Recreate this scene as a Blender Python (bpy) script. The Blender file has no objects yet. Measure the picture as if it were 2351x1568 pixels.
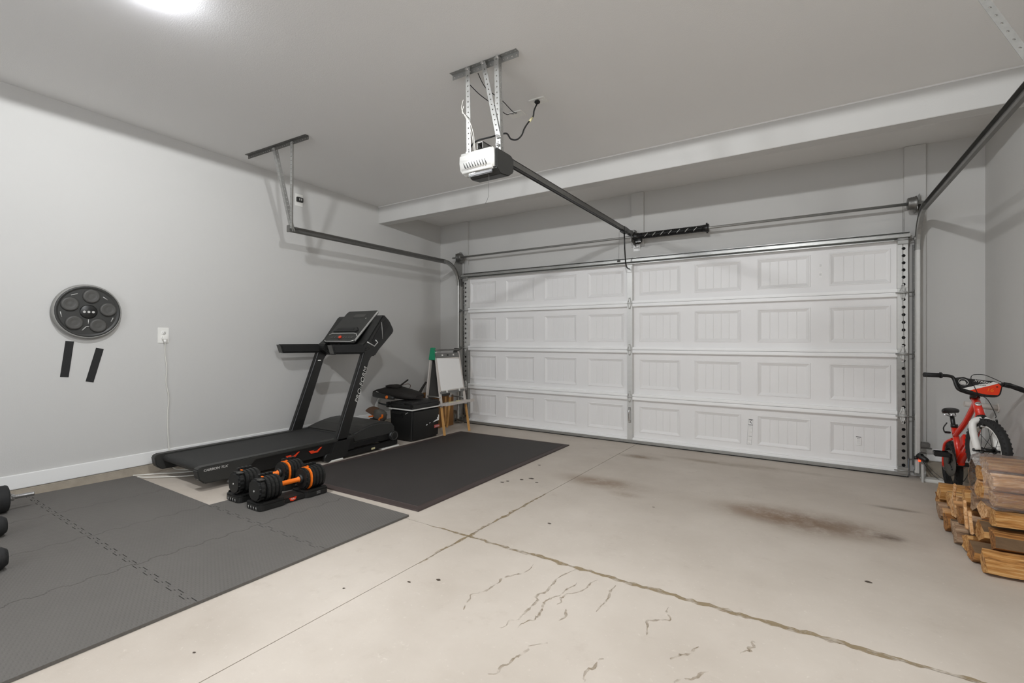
import bpy, bmesh, math, random
from mathutils import Vector, Matrix, Euler
R = math.radians
random.seed(7)
scene = bpy.context.scene
COL = scene.collection

# ------------------------------------------------------------------ camera, world, exposure
cam_data = bpy.data.cameras.new('camera')
cam = bpy.data.objects.new('camera', cam_data); COL.objects.link(cam)
cam.location = (0, 0, 1.19); cam.rotation_euler = (R(90), 0, R(32.55))
cam_data.sensor_width = 36.0; cam_data.lens = 1072.0/2351.0*36.0
cam_data.shift_y = -7.0/2351.0; cam_data.clip_start = 0.02; cam_data.clip_end = 60
scene.camera = cam
world = bpy.data.worlds.new('world'); scene.world = world; world.use_nodes = True
world.node_tree.nodes['Background'].inputs[0].default_value = (0.6, 0.7, 0.9, 1)
world.node_tree.nodes['Background'].inputs[1].default_value = 0.3
scene.view_settings.view_transform = 'Standard'
scene.view_settings.look = 'None'
scene.view_settings.gamma = 1.0
scene.view_settings.use_curve_mapping = False
scene.view_settings.exposure = 0.12
scene.cycles.use_denoising = True
scene.cycles.max_bounces = 14
scene.cycles.diffuse_bounces = 12
LAMP_POWER = 60.0
LAMP_SPOT = (106.0, 178.0)
LAMPS = [(-2.745, 0.985), (-0.40, 0.985)]
# soft fill light added behind the camera, set at a made-up window
wl = bpy.data.lights.new('fill_light', 'AREA'); wl.shape = 'RECTANGLE'; wl.size = 2.3; wl.size_y = 1.25; wl.energy = 9; wl.color = (.93, .96, 1.0)
wlo = bpy.data.objects.new('fill_light', wl); COL.objects.link(wlo); wlo.location = (-1.75, -1.72, 1.62); wlo.rotation_euler = (R(90), 0, 0)

# ------------------------------------------------------------------ constants of the room
XL, XR, YW, YB = -4.64, 1.205, 5.29, -1.75
SLOPE = 0.02
def fz(y): return SLOPE*(5.21-y)
def zc(y): return 2.868 + 0.0215*(4.1-max(y, 0.8))

# ------------------------------------------------------------------ materials
def lin(h):
    h = h.lstrip('#'); o = []
    for i in (0, 2, 4):
        v = int(h[i:i+2], 16)/255.0
        o.append(v/12.92 if v <= 0.04045 else ((v+0.055)/1.055)**2.4)
    return (o[0], o[1], o[2], 1)
def mat(name, col, rough=0.5, metal=0.0, bump=0.0, bscale=200.0, var=0.0, vscale=6.0, spec=0.5, emit=None, estr=0.0, coat=0.0, anis=None):
    m = bpy.data.materials.new(name); m.use_nodes = True
    nt = m.node_tree; b = nt.nodes['Principled BSDF']; N = nt.nodes.new; Lk = nt.links.new
    c = lin(col) if isinstance(col, str) else col
    b.inputs['Base Color'].default_value = c
    b.inputs['Roughness'].default_value = rough; b.inputs['Metallic'].default_value = metal
    b.inputs['Specular IOR Level'].default_value = spec
    b.inputs['Coat Weight'].default_value = coat
    geo = N('ShaderNodeNewGeometry')
    if var > 0:
        n = N('ShaderNodeTexNoise'); n.inputs['Scale'].default_value = vscale; n.inputs['Detail'].default_value = 6
        if anis:
            mp = N('ShaderNodeMapping'); mp.inputs['Scale'].default_value = anis
            Lk(geo.outputs['Position'], mp.inputs[0]); Lk(mp.outputs[0], n.inputs['Vector'])
        else: Lk(geo.outputs['Position'], n.inputs['Vector'])
        mx = N('ShaderNodeMix'); mx.data_type = 'RGBA'
        mx.inputs[6].default_value = (c[0]*(1-var), c[1]*(1-var), c[2]*(1-var), 1)
        mx.inputs[7].default_value = (min(1, c[0]*(1+var)), min(1, c[1]*(1+var)), min(1, c[2]*(1+var)), 1)
        Lk(n.outputs['Fac'], mx.inputs[0]); Lk(mx.outputs[2], b.inputs['Base Color'])
    if bump > 0:
        n = N('ShaderNodeTexNoise'); n.inputs['Scale'].default_value = bscale; n.inputs['Detail'].default_value = 3
        Lk(geo.outputs['Position'], n.inputs['Vector'])
        bp = N('ShaderNodeBump'); bp.inputs['Strength'].default_value = bump; bp.inputs['Distance'].default_value = 0.002
        Lk(n.outputs['Fac'], bp.inputs['Height']); Lk(bp.outputs[0], b.inputs['Normal'])
    if emit:
        b.inputs['Emission Color'].default_value = lin(emit); b.inputs['Emission Strength'].default_value = estr
    return m

M = {}
M['wall'] = mat('wall_paint', '#c7c6c3', 0.75, bump=0.25, bscale=130, var=0.02, vscale=1.5)
M['ceil'] = mat('ceiling_paint', '#e4e3e1', 0.85, bump=0.5, bscale=160)
M['trim'] = mat('white_trim', '#ebebe9', 0.45, bump=0.06, bscale=60)
M['curb'] = mat('curb_concrete', '#a39a8c', 0.9, bump=0.7, bscale=120, var=0.25, vscale=14)
M['gap'] = mat('joint_dark', '#6a5b48', 0.95, var=0.3, vscale=30)
M['door'] = mat('door_steel_white', '#edeceb', 0.42, bump=0.12, bscale=350, var=0.02, vscale=4)
M['doorrail'] = mat('door_rail_white', '#f8f8f7', 0.35, bump=0.04, bscale=200)
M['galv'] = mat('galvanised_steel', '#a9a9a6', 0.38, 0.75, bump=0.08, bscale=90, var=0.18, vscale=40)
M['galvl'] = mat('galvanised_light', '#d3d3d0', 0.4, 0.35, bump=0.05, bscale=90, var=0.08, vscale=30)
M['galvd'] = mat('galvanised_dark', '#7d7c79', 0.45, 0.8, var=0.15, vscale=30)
M['chrome'] = mat('chrome', '#d8d8d8', 0.15, 1.0)
M['blackp'] = mat('black_plastic', '#1d1d1c', 0.42, bump=0.2, bscale=500)
M['blackm'] = mat('black_metal', '#1a1a19', 0.35, bump=0.1, bscale=400)
M['blackr'] = mat('black_rubber', '#1e1e1e', 0.75, bump=0.4, bscale=250)
M['greyp'] = mat('grey_plastic', '#4a4946', 0.5)
M['dgrey'] = mat('dark_grey_plastic', '#30302e', 0.45)
M['white'] = mat('white_plastic', '#e6e5e0', 0.35)
M['whitec'] = mat('white_cable', '#dcdad2', 0.45)
M['orange'] = mat('orange_rubber', '#f87a18', 0.5, bump=0.15, bscale=400)
M['redor'] = mat('red_orange_plastic', '#e2401c', 0.4)
M['silver'] = mat('silver_print', '#c9c8c4', 0.35, 0.3)
M['belt'] = mat('treadmill_belt', '#2c2c2b', 0.7, bump=0.5, bscale=600, var=0.1, vscale=8)
M['foam'] = None
M['green'] = mat('green_plastic', '#1f8a63', 0.5)
M['wwood'] = mat('whitewashed_wood', '#c9c2bb', 0.6, var=0.08, vscale=20, anis=(1, 1, .2))
M['pine'] = mat('pine_wood', '#cf9d5d', 0.55, var=0.2, vscale=30, anis=(1, 1, .15))
M['chalk'] = mat('chalkboard', '#4f4e4c', 0.8, var=0.08, vscale=8)
M['paper'] = mat('white_paper', '#f2f1ef', 0.7)
M['card'] = mat('cardboard', '#8a6238', 0.85, var=0.12, vscale=12)
M['bag'] = mat('black_nylon', '#211d1a', 0.8, bump=0.6, bscale=90, var=0.3, vscale=12)
M['brownf'] = mat('brown_fabric', '#5b4433', 0.85, bump=0.3, bscale=120, var=0.2, vscale=25)
M['greyf'] = mat('grey_fabric', '#55524c', 0.85, bump=0.3, bscale=120, var=0.15, vscale=25)
M['bikered'] = mat('red_frame_paint', '#d92a16', 0.25, coat=0.5)
M['redpr'] = mat('red_print', '#e23a12', 0.4)
M['orpr'] = mat('orange_print', '#f07a1c', 0.4)
M['blackpr'] = mat('black_print', '#161616', 0.5)
M['pink'] = mat('faded_red_label', '#c65e58', 0.5)
M['led'] = mat('red_led', '#ff3010', 0.3, emit='#ff3a14', estr=2.5)
M['bark'] = mat('bark', '#6e5840', 0.95, bump=1.0, bscale=60, var=0.45, vscale=30, anis=(.3, 1, 1))
M['yellab'] = mat('cream_label', '#cfc79c', 0.5)

def wood(name, ca, cb, cc):
    m = bpy.data.materials.new(name); m.use_nodes = True
    nt = m.node_tree; b = nt.nodes['Principled BSDF']; N = nt.nodes.new; Lk = nt.links.new
    b.inputs['Roughness'].default_value = 0.75
    geo = N('ShaderNodeNewGeometry'); mp = N('ShaderNodeMapping'); mp.inputs['Scale'].default_value = (1.6, 26, 26)
    Lk(geo.outputs['Position'], mp.inputs[0])
    n = N('ShaderNodeTexNoise'); n.inputs['Scale'].default_value = 2.2; n.inputs['Detail'].default_value = 8; n.inputs['Roughness'].default_value = .65
    n.inputs['Distortion'].default_value = 0.6
    Lk(mp.outputs[0], n.inputs['Vector'])
    r = N('ShaderNodeValToRGB'); r.color_ramp.elements[0].position = .30; r.color_ramp.elements[1].position = .68
    r.color_ramp.elements[0].color = lin(ca); r.color_ramp.elements[1].color = lin(cc)
    e = r.color_ramp.elements.new(.47); e.color = lin(cb)
    Lk(n.outputs['Fac'], r.inputs[0]); Lk(r.outputs[0], b.inputs['Base Color'])
    bp = N('ShaderNodeBump'); bp.inputs['Strength'].default_value = 0.7; bp.inputs['Distance'].default_value = 0.006
    Lk(n.outputs['Fac'], bp.inputs['Height']); Lk(bp.outputs[0], b.inputs['Normal'])
    return m
M['split_a'] = wood('split_wood_golden', '#6b431e', '#b98243', '#deb77d')
M['split_b'] = wood('split_wood_pale', '#7c5631', '#cf9c66', '#eccda3')
M['split_c'] = wood('split_wood_grey', '#4d3c2c', '#947458', '#c2a88b')
M['split_d'] = wood('split_wood_brown', '#38230f', '#8c5b2b', '#c18d4f')

def concrete():
    m = bpy.data.materials.new('stained_concrete'); m.use_nodes = True
    nt = m.node_tree; b = nt.nodes['Principled BSDF']; N = nt.nodes.new; Lk = nt.links.new
    b.inputs['Roughness'].default_value = 0.62; b.inputs['Specular IOR Level'].default_value = 0.35
    geo = N('ShaderNodeNewGeometry')
    def noise(s, d=5, ro=.55, dist=0.0):
        n = N('ShaderNodeTexNoise'); n.inputs['Scale'].default_value = s; n.inputs['Detail'].default_value = d
        n.inputs['Roughness'].default_value = ro; n.inputs['Distortion'].default_value = dist
        Lk(geo.outputs['Position'], n.inputs['Vector']); return n
    def mix(a, bcol, fac):
        x = N('ShaderNodeMix'); x.data_type = 'RGBA'; Lk(a, x.inputs[6]); x.inputs[7].default_value = lin(bcol); Lk(fac, x.inputs[0]); return x.outputs[2]
    def mr(v, a0, a1, b0, b1):
        x = N('ShaderNodeMapRange'); x.interpolation_type = 'SMOOTHSTEP'; Lk(v, x.inputs[0])
        for i, q in zip((1, 2, 3, 4), (a0, a1, b0, b1)): x.inputs[i].default_value = q
        return x.outputs[0]
    def mul(a, c):
        x = N('ShaderNodeMath'); x.operation = 'MULTIPLY'; Lk(a, x.inputs[0])
        if isinstance(c, float): x.inputs[1].default_value = c
        else: Lk(c, x.inputs[1])
        return x.outputs[0]
    n1 = noise(1.3, 6, .6)
    r = N('ShaderNodeValToRGB'); r.color_ramp.elements[0].position = .3; r.color_ramp.elements[1].position = .72
    r.color_ramp.elements[0].color = lin('#b6aca0'); r.color_ramp.elements[1].color = lin('#c9c0b5')
    Lk(n1.outputs['Fac'], r.inputs[0]); col = r.outputs[0]
    n2 = noise(9, 6, .7); col = mix(col, '#a3978a', mul(mr(n2.outputs['Fac'], .55, .8, 0, 1), .35))
    n3 = noise(45, 4, .7); col = mix(col, '#ded7cc', mul(mr(n3.outputs['Fac'], .6, .75, 0, 1), .35))
    nw = noise(4.0, 6, .75)
    # stains: centre, half-lengths, turn, colour, strength
    for (cx, cy, ax, ay, rot, cc, st) in [
            (0.0, 3.48, 0.52, 0.25, 0, '#6f563e', .85), (0.38, 3.47, 0.09, 0.07, 0, '#4c3b2c', .85), (-.25, 3.52, .32, .18, 0, '#77583a', .6),
            (-1.42, 3.55, 0.38, 0.16, -5, '#7b6248', .75), (-1.15, 3.35, 0.14, 0.07, -30, '#7b6248', .5),
            (-1.42, 4.60, 0.22, 0.09, 0, '#6d563a', .8), (-0.75, 4.78, 0.5, 0.07, -3, '#77644a', .55), (-0.2, 4.85, .5, .06, 0, '#77644a', .4),
            (0.49, 4.11, 0.15, 0.035, 50, '#66594b', .8),
            (-2.05, 3.15, .05, .035, 0, '#6b5c4b', .0)]:
        mp = N('ShaderNodeMapping'); mp.vector_type = 'POINT'
        sub = N('ShaderNodeVectorMath'); sub.operation = 'SUBTRACT'; Lk(geo.outputs['Position'], sub.inputs[0]); sub.inputs[1].default_value = (cx, cy, 0)
        mp.inputs['Rotation'].default_value = (0, 0, R(rot)); mp.inputs['Scale'].default_value = (1/ax, 1/ay, 0)
        Lk(sub.outputs[0], mp.inputs[0])
        ln = N('ShaderNodeVectorMath'); ln.operation = 'LENGTH'; Lk(mp.outputs[0], ln.inputs[0])
        m1 = mr(ln.outputs['Value'], 0.1, 1.35, 1, 0)
        m2 = mr(nw.outputs['Fac'], .28, .62, .25, 1)
        col = mix(col, cc, mul(mul(m1, m2), st))
    Lk(col, b.inputs['Base Color'])
    bp = N('ShaderNodeBump'); bp.inputs['Strength'].default_value = 0.25; bp.inputs['Distance'].default_value = 0.002
    Lk(noise(70, 5, .7).outputs['Fac'], bp.inputs['Height']); Lk(bp.outputs[0], b.inputs['Normal'])
    return m
M['concrete'] = concrete()

def blend(name, col, alpha, rough=.6, nscale=30, lo=.3, hi=.6):
    m = bpy.data.materials.new(name); m.use_nodes = True
    nt = m.node_tree; b = nt.nodes['Principled BSDF']; N = nt.nodes.new; Lk = nt.links.new
    b.inputs['Base Color'].default_value = lin(col); b.inputs['Roughness'].default_value = rough
    geo = N('ShaderNodeNewGeometry'); n = N('ShaderNodeTexNoise'); n.inputs['Scale'].default_value = nscale; n.inputs['Detail'].default_value = 5
    Lk(geo.outputs['Position'], n.inputs['Vector'])
    r = N('ShaderNodeMapRange'); Lk(n.outputs['Fac'], r.inputs[0])
    for i, q in zip((1, 2, 3, 4), (lo, hi, 0, alpha)): r.inputs[i].default_value = q
    Lk(r.outputs[0], b.inputs['Alpha'])
    return m
M['waterline'] = blend('mineral_water_line', '#94836a', .6, lo=.35, hi=.65)
M['jointstain'] = blend('joint_stain', '#94815f', .65, nscale=22, lo=.32, hi=.55)
M['spot'] = blend('dark_drip', '#4b4034', .9, nscale=60, lo=.2, hi=.4)

def foam_mat():
    m = mat('foam_tread', '#64615d', 0.8, var=0.10, vscale=3, spec=.3)
    nt = m.node_tree; b = nt.nodes['Principled BSDF']; N = nt.nodes.new; Lk = nt.links.new
    geo = N('ShaderNodeNewGeometry')
    hs = []
    for rot in (45, -45):
        mp = N('ShaderNodeMapping'); mp.inputs['Rotation'].default_value = (0, 0, R(rot)); mp.inputs['Scale'].default_value = (38, 85, 0)
        Lk(geo.outputs['Position'], mp.inputs[0])
        fr = N('ShaderNodeVectorMath'); fr.operation = 'FRACTION'; Lk(mp.outputs[0], fr.inputs[0])
        sb = N('ShaderNodeVectorMath'); sb.operation = 'SUBTRACT'; Lk(fr.outputs[0], sb.inputs[0]); sb.inputs[1].default_value = (.5, .5, 0)
        ln = N('ShaderNodeVectorMath'); ln.operation = 'LENGTH'; Lk(sb.outputs[0], ln.inputs[0])
        r = N('ShaderNodeMapRange'); Lk(ln.outputs['Value'], r.inputs[0])
        for i, q in zip((1, 2, 3, 4), (.2, .42, 1, 0)): r.inputs[i].default_value = q
        hs.append(r.outputs[0])
    ck = N('ShaderNodeTexChecker'); ck.inputs['Scale'].default_value = 38*1.0
    Lk(geo.outputs['Position'], ck.inputs['Vector'])
    mx = N('ShaderNodeMix'); mx.data_type = 'FLOAT'; Lk(ck.outputs['Fac'], mx.inputs[0]); Lk(hs[0], mx.inputs[2]); Lk(hs[1], mx.inputs[3])
    n = N('ShaderNodeTexNoise'); n.inputs['Scale'].default_value = 350; Lk(geo.outputs['Position'], n.inputs['Vector'])
    ad = N('ShaderNodeMath'); ad.operation = 'MULTIPLY_ADD'; Lk(n.outputs['Fac'], ad.inputs[0]); ad.inputs[1].default_value = .35; Lk(mx.outputs[0], ad.inputs[2])
    bp = N('ShaderNodeBump'); bp.inputs['Strength'].default_value = 0.55; bp.inputs['Distance'].default_value = 0.0015
    Lk(ad.outputs[0], bp.inputs['Height']); Lk(bp.outputs[0], b.inputs['Normal'])
    return m
M['foam'] = foam_mat()
M['rubmat'] = mat('rubber_equipment_mat', '#34302e', 0.7, bump=0.8, bscale=260, var=0.15, vscale=2.5)
M['rubrim'] = mat('rubber_mat_rim', '#423734', 0.65, bump=0.4, bscale=260, var=0.1, vscale=4)

def film():
    m = bpy.data.materials.new('clear_plastic_film'); m.use_nodes = True
    nt = m.node_tree; N = nt.nodes.new; Lk = nt.links.new
    out = nt.nodes['Material Output']; nt.nodes.remove(nt.nodes['Principled BSDF'])
    tr = N('ShaderNodeBsdfTransparent'); tr.inputs[0].default_value = (.97, .96, .95, 1)
    gl = N('ShaderNodeBsdfGlossy'); gl.inputs['Roughness'].default_value = .24; gl.inputs[0].default_value = (.95, .95, .97, 1)
    df = N('ShaderNodeBsdfDiffuse'); df.inputs[0].default_value = (.75, .72, .72, 1)
    geo = N('ShaderNodeNewGeometry'); n = N('ShaderNodeTexNoise'); n.inputs['Scale'].default_value = 22; n.inputs['Detail'].default_value = 5; n.inputs['Distortion'].default_value = 1.5
    mp = N('ShaderNodeMapping'); mp.inputs['Scale'].default_value = (.45, 1, 1); Lk(geo.outputs['Position'], mp.inputs[0]); Lk(mp.outputs[0], n.inputs['Vector'])
    bp = N('ShaderNodeBump'); bp.inputs['Strength'].default_value = 1.0; bp.inputs['Distance'].default_value = .03
    Lk(n.outputs['Fac'], bp.inputs['Height']); Lk(bp.outputs[0], gl.inputs['Normal'])
    lw = N('ShaderNodeLayerWeight'); lw.inputs[0].default_value = .35; Lk(bp.outputs[0], lw.inputs['Normal'])
    r = N('ShaderNodeMapRange'); Lk(lw.outputs['Fresnel'], r.inputs[0])
    for i, q in zip((1, 2, 3, 4), (0, 1, .045, .75)): r.inputs[i].default_value = q
    m0 = N('ShaderNodeMixShader'); m0.inputs[0].default_value = .07; Lk(tr.outputs[0], m0.inputs[1]); Lk(df.outputs[0], m0.inputs[2])
    m1 = N('ShaderNodeMixShader'); Lk(r.outputs[0], m1.inputs[0]); Lk(m0.outputs[0], m1.inputs[1]); Lk(gl.outputs[0], m1.inputs[2])
    Lk(m1.outputs[0], out.inputs[0])
    return m
M['film'] = film()

# ------------------------------------------------------------------ mesh helpers (all shapes are given in world coordinates)
def new(): return bmesh.new()
def box(bm, x0, x1, y0, y1, z0, z1, bev=0.0, mi=0, rot=None, piv=None):
    t = bmesh.new()
    v = [t.verts.new((x, y, z)) for x in (x0, x1) for y in (y0, y1) for z in (z0, z1)]
    for q in ((0, 1, 3, 2), (4, 6, 7, 5), (0, 4, 5, 1), (2, 3, 7, 6), (0, 2, 6, 4), (1, 5, 7, 3)): t.faces.new([v[i] for i in q])
    if bev > 0: bmesh.ops.bevel(t, geom=list(t.edges), offset=bev, segments=2, affect='EDGES', clamp_overlap=True)
    if rot is not None:
        c = Vector(piv) if piv else Vector(((x0+x1)/2, (y0+y1)/2, (z0+z1)/2))
        bmesh.ops.transform(t, matrix=Matrix.Translation(c) @ rot @ Matrix.Translation(-c), verts=t.verts)
    join(bm, t, mi)
def join(bm, t, mi=None):
    mp = {v: bm.verts.new(v.co) for v in t.verts}
    for f in t.faces:
        try:
            g = bm.faces.new([mp[v] for v in f.verts]); g.material_index = f.material_index if mi is None else mi; g.smooth = f.smooth
        except ValueError: pass
    t.free()
def frame(d):
    d = d.normalized(); a = Vector((0, 0, 1)) if abs(d.z) < .9 else Vector((0, 1, 0))
    u = d.cross(a).normalized(); return u, d.cross(u).normalized()
def cyl(bm, p0, p1, r0, r1=None, n=16, mi=0, caps=True, smooth=True):
    p0, p1 = Vector(p0), Vector(p1); r1 = r0 if r1 is None else r1; u, w = frame(p1-p0)
    A = [bm.verts.new(p0+(u*math.cos(t)+w*math.sin(t))*r0) for t in [2*math.pi*i/n for i in range(n)]]
    B = [bm.verts.new(p1+(u*math.cos(t)+w*math.sin(t))*r1) for t in [2*math.pi*i/n for i in range(n)]]
    for i in range(n):
        f = bm.faces.new((A[i], A[(i+1) % n], B[(i+1) % n], B[i])); f.smooth = smooth; f.material_index = mi
    if caps:
        f = bm.faces.new(A[::-1]); f.material_index = mi; f = bm.faces.new(B); f.material_index = mi
def tube(bm, pts, r, n=8, mi=0, closed=False):
    P = [Vector(p) for p in pts]; k = len(P); rr = r if isinstance(r, (list, tuple)) else [r]*k
    rings = []; u = None
    for i, p in enumerate(P):
        a = P[i-1] if (i > 0 or closed) else P[i]; b = P[(i+1) % k] if (i < k-1 or closed) else P[i]
        d = (b-a).normalized() if (b-a).length > 1e-9 else Vector((0, 0, 1))
        if u is None: u, w = frame(d)
        else:
            u = (u-d*u.dot(d)); u = u.normalized() if u.length > 1e-6 else frame(d)[0]; w = d.cross(u).normalized()
        rings.append([bm.verts.new(p+(u*math.cos(2*math.pi*j/n)+w*math.sin(2*math.pi*j/n))*rr[i]) for j in range(n)])
    for i in range(k if closed else k-1):
        A, B = rings[i], rings[(i+1) % k]
        for j in range(n):
            try:
                f = bm.faces.new((A[j], A[(j+1) % n], B[(j+1) % n], B[j])); f.smooth = True; f.material_index = mi
            except ValueError: pass
    if not closed:
        f = bm.faces.new(rings[0][::-1]); f.material_index = mi; f = bm.faces.new(rings[-1]); f.material_index = mi
def smooth_path(pts, n=6):
    P = [Vector(p) for p in pts]; P = [P[0]]+P+[P[-1]]; o = []
    for i in range(1, len(P)-2):
        for k in range(n):
            t = k/n; a, b, c, d = P[i-1:i+3]
            o.append(.5*((2*b)+(c-a)*t+(2*a-5*b+4*c-d)*t*t+(3*b-a-3*c+d)*t**3))
    o.append(P[-2]); return o
def prism(bm, poly, plane, d0, d1, mi=0, bev=0.0, seg=2):
    """poly of 2D points; plane 'yz' (depth x), 'xz' (depth y), 'xy' (depth z)"""
    F = {'yz': lambda a, b, d: (d, a, b), 'xz': lambda a, b, d: (a, d, b), 'xy': lambda a, b, d: (a, b, d)}[plane]
    t = bmesh.new()
    A = [t.verts.new(F(a, b, d0)) for a, b in poly]; B = [t.verts.new(F(a, b, d1)) for a, b in poly]; n = len(poly)
    t.faces.new(A[::-1]); t.faces.new(B)
    for i in range(n): t.faces.new((A[i], A[(i+1) % n], B[(i+1) % n], B[i]))
    bmesh.ops.recalc_face_normals(t, faces=t.faces)
    if bev > 0: bmesh.ops.bevel(t, geom=list(t.edges), offset=bev, segments=seg, affect='EDGES', clamp_overlap=True)
    join(bm, t, mi)
def fprism(bm, poly, O, U, V, W, d0, d1, mi=0, bev=0.0):
    O, U, V, W = Vector(O), Vector(U), Vector(V), Vector(W)
    t = bmesh.new(); n = len(poly)
    A = [t.verts.new(O+U*a+V*b+W*d0) for a, b in poly]; B = [t.verts.new(O+U*a+V*b+W*d1) for a, b in poly]
    t.faces.new(A[::-1]); t.faces.new(B)
    for i in range(n): t.faces.new((A[i], A[(i+1) % n], B[(i+1) % n], B[i]))
    bmesh.ops.recalc_face_normals(t, faces=t.faces)
    if bev > 0: bmesh.ops.bevel(t, geom=list(t.edges), offset=bev, segments=2, affect='EDGES', clamp_overlap=True)
    join(bm, t, mi)
def lathe(bm, prof, O, A, n=24, mi=0):
    """prof [(radius, height along axis)]"""
    O, A = Vector(O), Vector(A).normalized(); u, w = frame(A); rings = []
    for r, h in prof:
        if r < 1e-6: rings.append([bm.verts.new(O+A*h)])
        else: rings.append([bm.verts.new(O+A*h+(u*math.cos(2*math.pi*j/n)+w*math.sin(2*math.pi*j/n))*r) for j in range(n)])
    for a, b in zip(rings, rings[1:]):
        for j in range(n):
            if len(a) == 1 and len(b) == 1: continue
            if len(a) == 1: q = (a[0], b[j], b[(j+1) % n])
            elif len(b) == 1: q = (a[j], a[(j+1) % n], b[0])
            else: q = (a[j], a[(j+1) % n], b[(j+1) % n], b[j])
            f = bm.faces.new(q); f.smooth = True; f.material_index = mi
    if len(rings[0]) > 1: bm.faces.new(rings[0][::-1]).material_index = mi
    if len(rings[-1]) > 1: bm.faces.new(rings[-1]).material_index = mi
def strip_holes(bm, p0, p1, wd, width, n, r, off=0.0, hs=8, mi=0):
    """a flat strip from p0 to p1, `width` wide along wd, with n round holes"""
    p0, p1, wd = Vector(p0), Vector(p1), Vector(wd).normalized(); d = (p1-p0)/n; L = d.length; dn = d.normalized()
    for i in range(n):
        c = p0+d*(i+.5); hc = c+wd*off
        hole = [bm.verts.new(hc+(dn*math.cos(2*math.pi*(k+.5)/hs)+wd*math.sin(2*math.pi*(k+.5)/hs))*r) for k in range(hs)]
        h, w2 = L/2, width/2
        def edge(a):
            x, y = math.cos(a), math.sin(a)
            # ray from the hole centre to the cell's border
            best = 1e9
            if abs(x) > 1e-9: best = min(best, h/abs(x))
            if y > 1e-9: best = min(best, (w2-off)/y)
            if y < -1e-9: best = min(best, (w2+off)/-y)
            return hc+dn*x*best+wd*y*best
        cor = [c+dn*h*sx+wd*w2*sy for sx, sy in ((1, 1), (-1, 1), (-1, -1), (1, -1))]
        angs = [2*math.pi*(k+.5)/hs for k in range(hs)]
        outer = [bm.verts.new(edge(a)) for a in angs]
        cang = [math.atan2((q-hc).dot(wd), (q-hc).dot(dn)) % (2*math.pi) for q in cor]
        cv = [bm.verts.new(q) for q in cor]
        for k in range(hs):
            k2 = (k+1) % hs; a0, a1 = angs[k], angs[k2] if k2 else angs[0]+2*math.pi
            mid = [cv[j] for j in range(4) for t in (cang[j], cang[j]+2*math.pi) if a0 < t < a1]
            f = bm.faces.new([hole[k], outer[k]]+mid+[outer[k2], hole[k2]]); f.material_index = mi
def obj(name, bm, m, parent=None, bw=None, sol=None, kind=None, shade=False):
    bmesh.ops.recalc_face_normals(bm, faces=bm.faces)
    if shade:
        for f in bm.faces: f.smooth = True
    me = bpy.data.meshes.new(name); bm.to_mesh(me); bm.free()
    for q in (m if isinstance(m, (list, tuple)) else [m]): me.materials.append(M[q] if isinstance(q, str) else q)
    o = bpy.data.objects.new(name, me); COL.objects.link(o)
    if parent is not None:
        off = Vector((0, 0, 0)); p = parent
        while p is not None: off += p.location; p = p.parent
        me.transform(Matrix.Translation(-off)); o.parent = parent
    if sol:
        s = o.modifiers.new('thickness', 'SOLIDIFY'); s.thickness = sol; s.offset = 0
    if bw:
        s = o.modifiers.new('edges', 'BEVEL'); s.width = bw; s.segments = 2; s.limit_method = 'ANGLE'; s.angle_limit = R(40)
    if kind: o['kind'] = kind
    return o
def thing(name, label, cat, loc, group=None):
    o = bpy.data.objects.new(name, None); COL.objects.link(o); o.location = loc; o.empty_display_size = .05
    o['label'] = label; o['category'] = cat
    if group: o['group'] = group
    return o
def tag(o, label, cat, group=None):
    o['label'] = label; o['category'] = cat
    if group: o['group'] = group
    return o
def struct(name, bm, m, **k):
    o = obj(name, bm, m, **k); o['kind'] = 'structure'; return o
def lab(o, s): o['label'] = s; return o
def text(name, s, size, O, X, Y, m, parent, ext=.0008, shear=0.0, sx=1.0, offset=0.0):
    X, Y = Vector(X).normalized(), Vector(Y).normalized(); Z = X.cross(Y)
    cu = bpy.data.curves.new(name, 'FONT'); cu.body = s; cu.size = size; cu.extrude = ext; cu.align_x = 'CENTER'; cu.align_y = 'CENTER'
    cu.shear = shear; cu.offset = offset; cu.resolution_u = 3
    t = bpy.data.objects.new('t', cu); COL.objects.link(t)
    dg = bpy.context.evaluated_depsgraph_get(); me = bpy.data.meshes.new_from_object(t.evaluated_get(dg))
    bpy.data.objects.remove(t); bpy.data.curves.remove(cu)
    me.name = name
    O = Vector(O); mt = Matrix(((X.x*sx, Y.x, Z.x, O.x), (X.y*sx, Y.y, Z.y, O.y), (X.z*sx, Y.z, Z.z, O.z), (0, 0, 0, 1)))
    me.transform(mt); me.materials.clear(); me.materials.append(M[m])
    o = bpy.data.objects.new(name, me); COL.objects.link(o)
    if parent is not None:
        off = Vector((0, 0, 0)); p = parent
        while p is not None: off += p.location; p = p.parent
        me.transform(Matrix.Translation(-off)); o.parent = parent
    return o
def kids(o): return [c for c in bpy.data.objects if c.parent == o]
def copy_tree(o, parent=None):
    ch = kids(o); c = o.copy(); COL.objects.link(c); c.parent = parent
    for q in ch: copy_tree(q, c)
    return c

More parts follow.
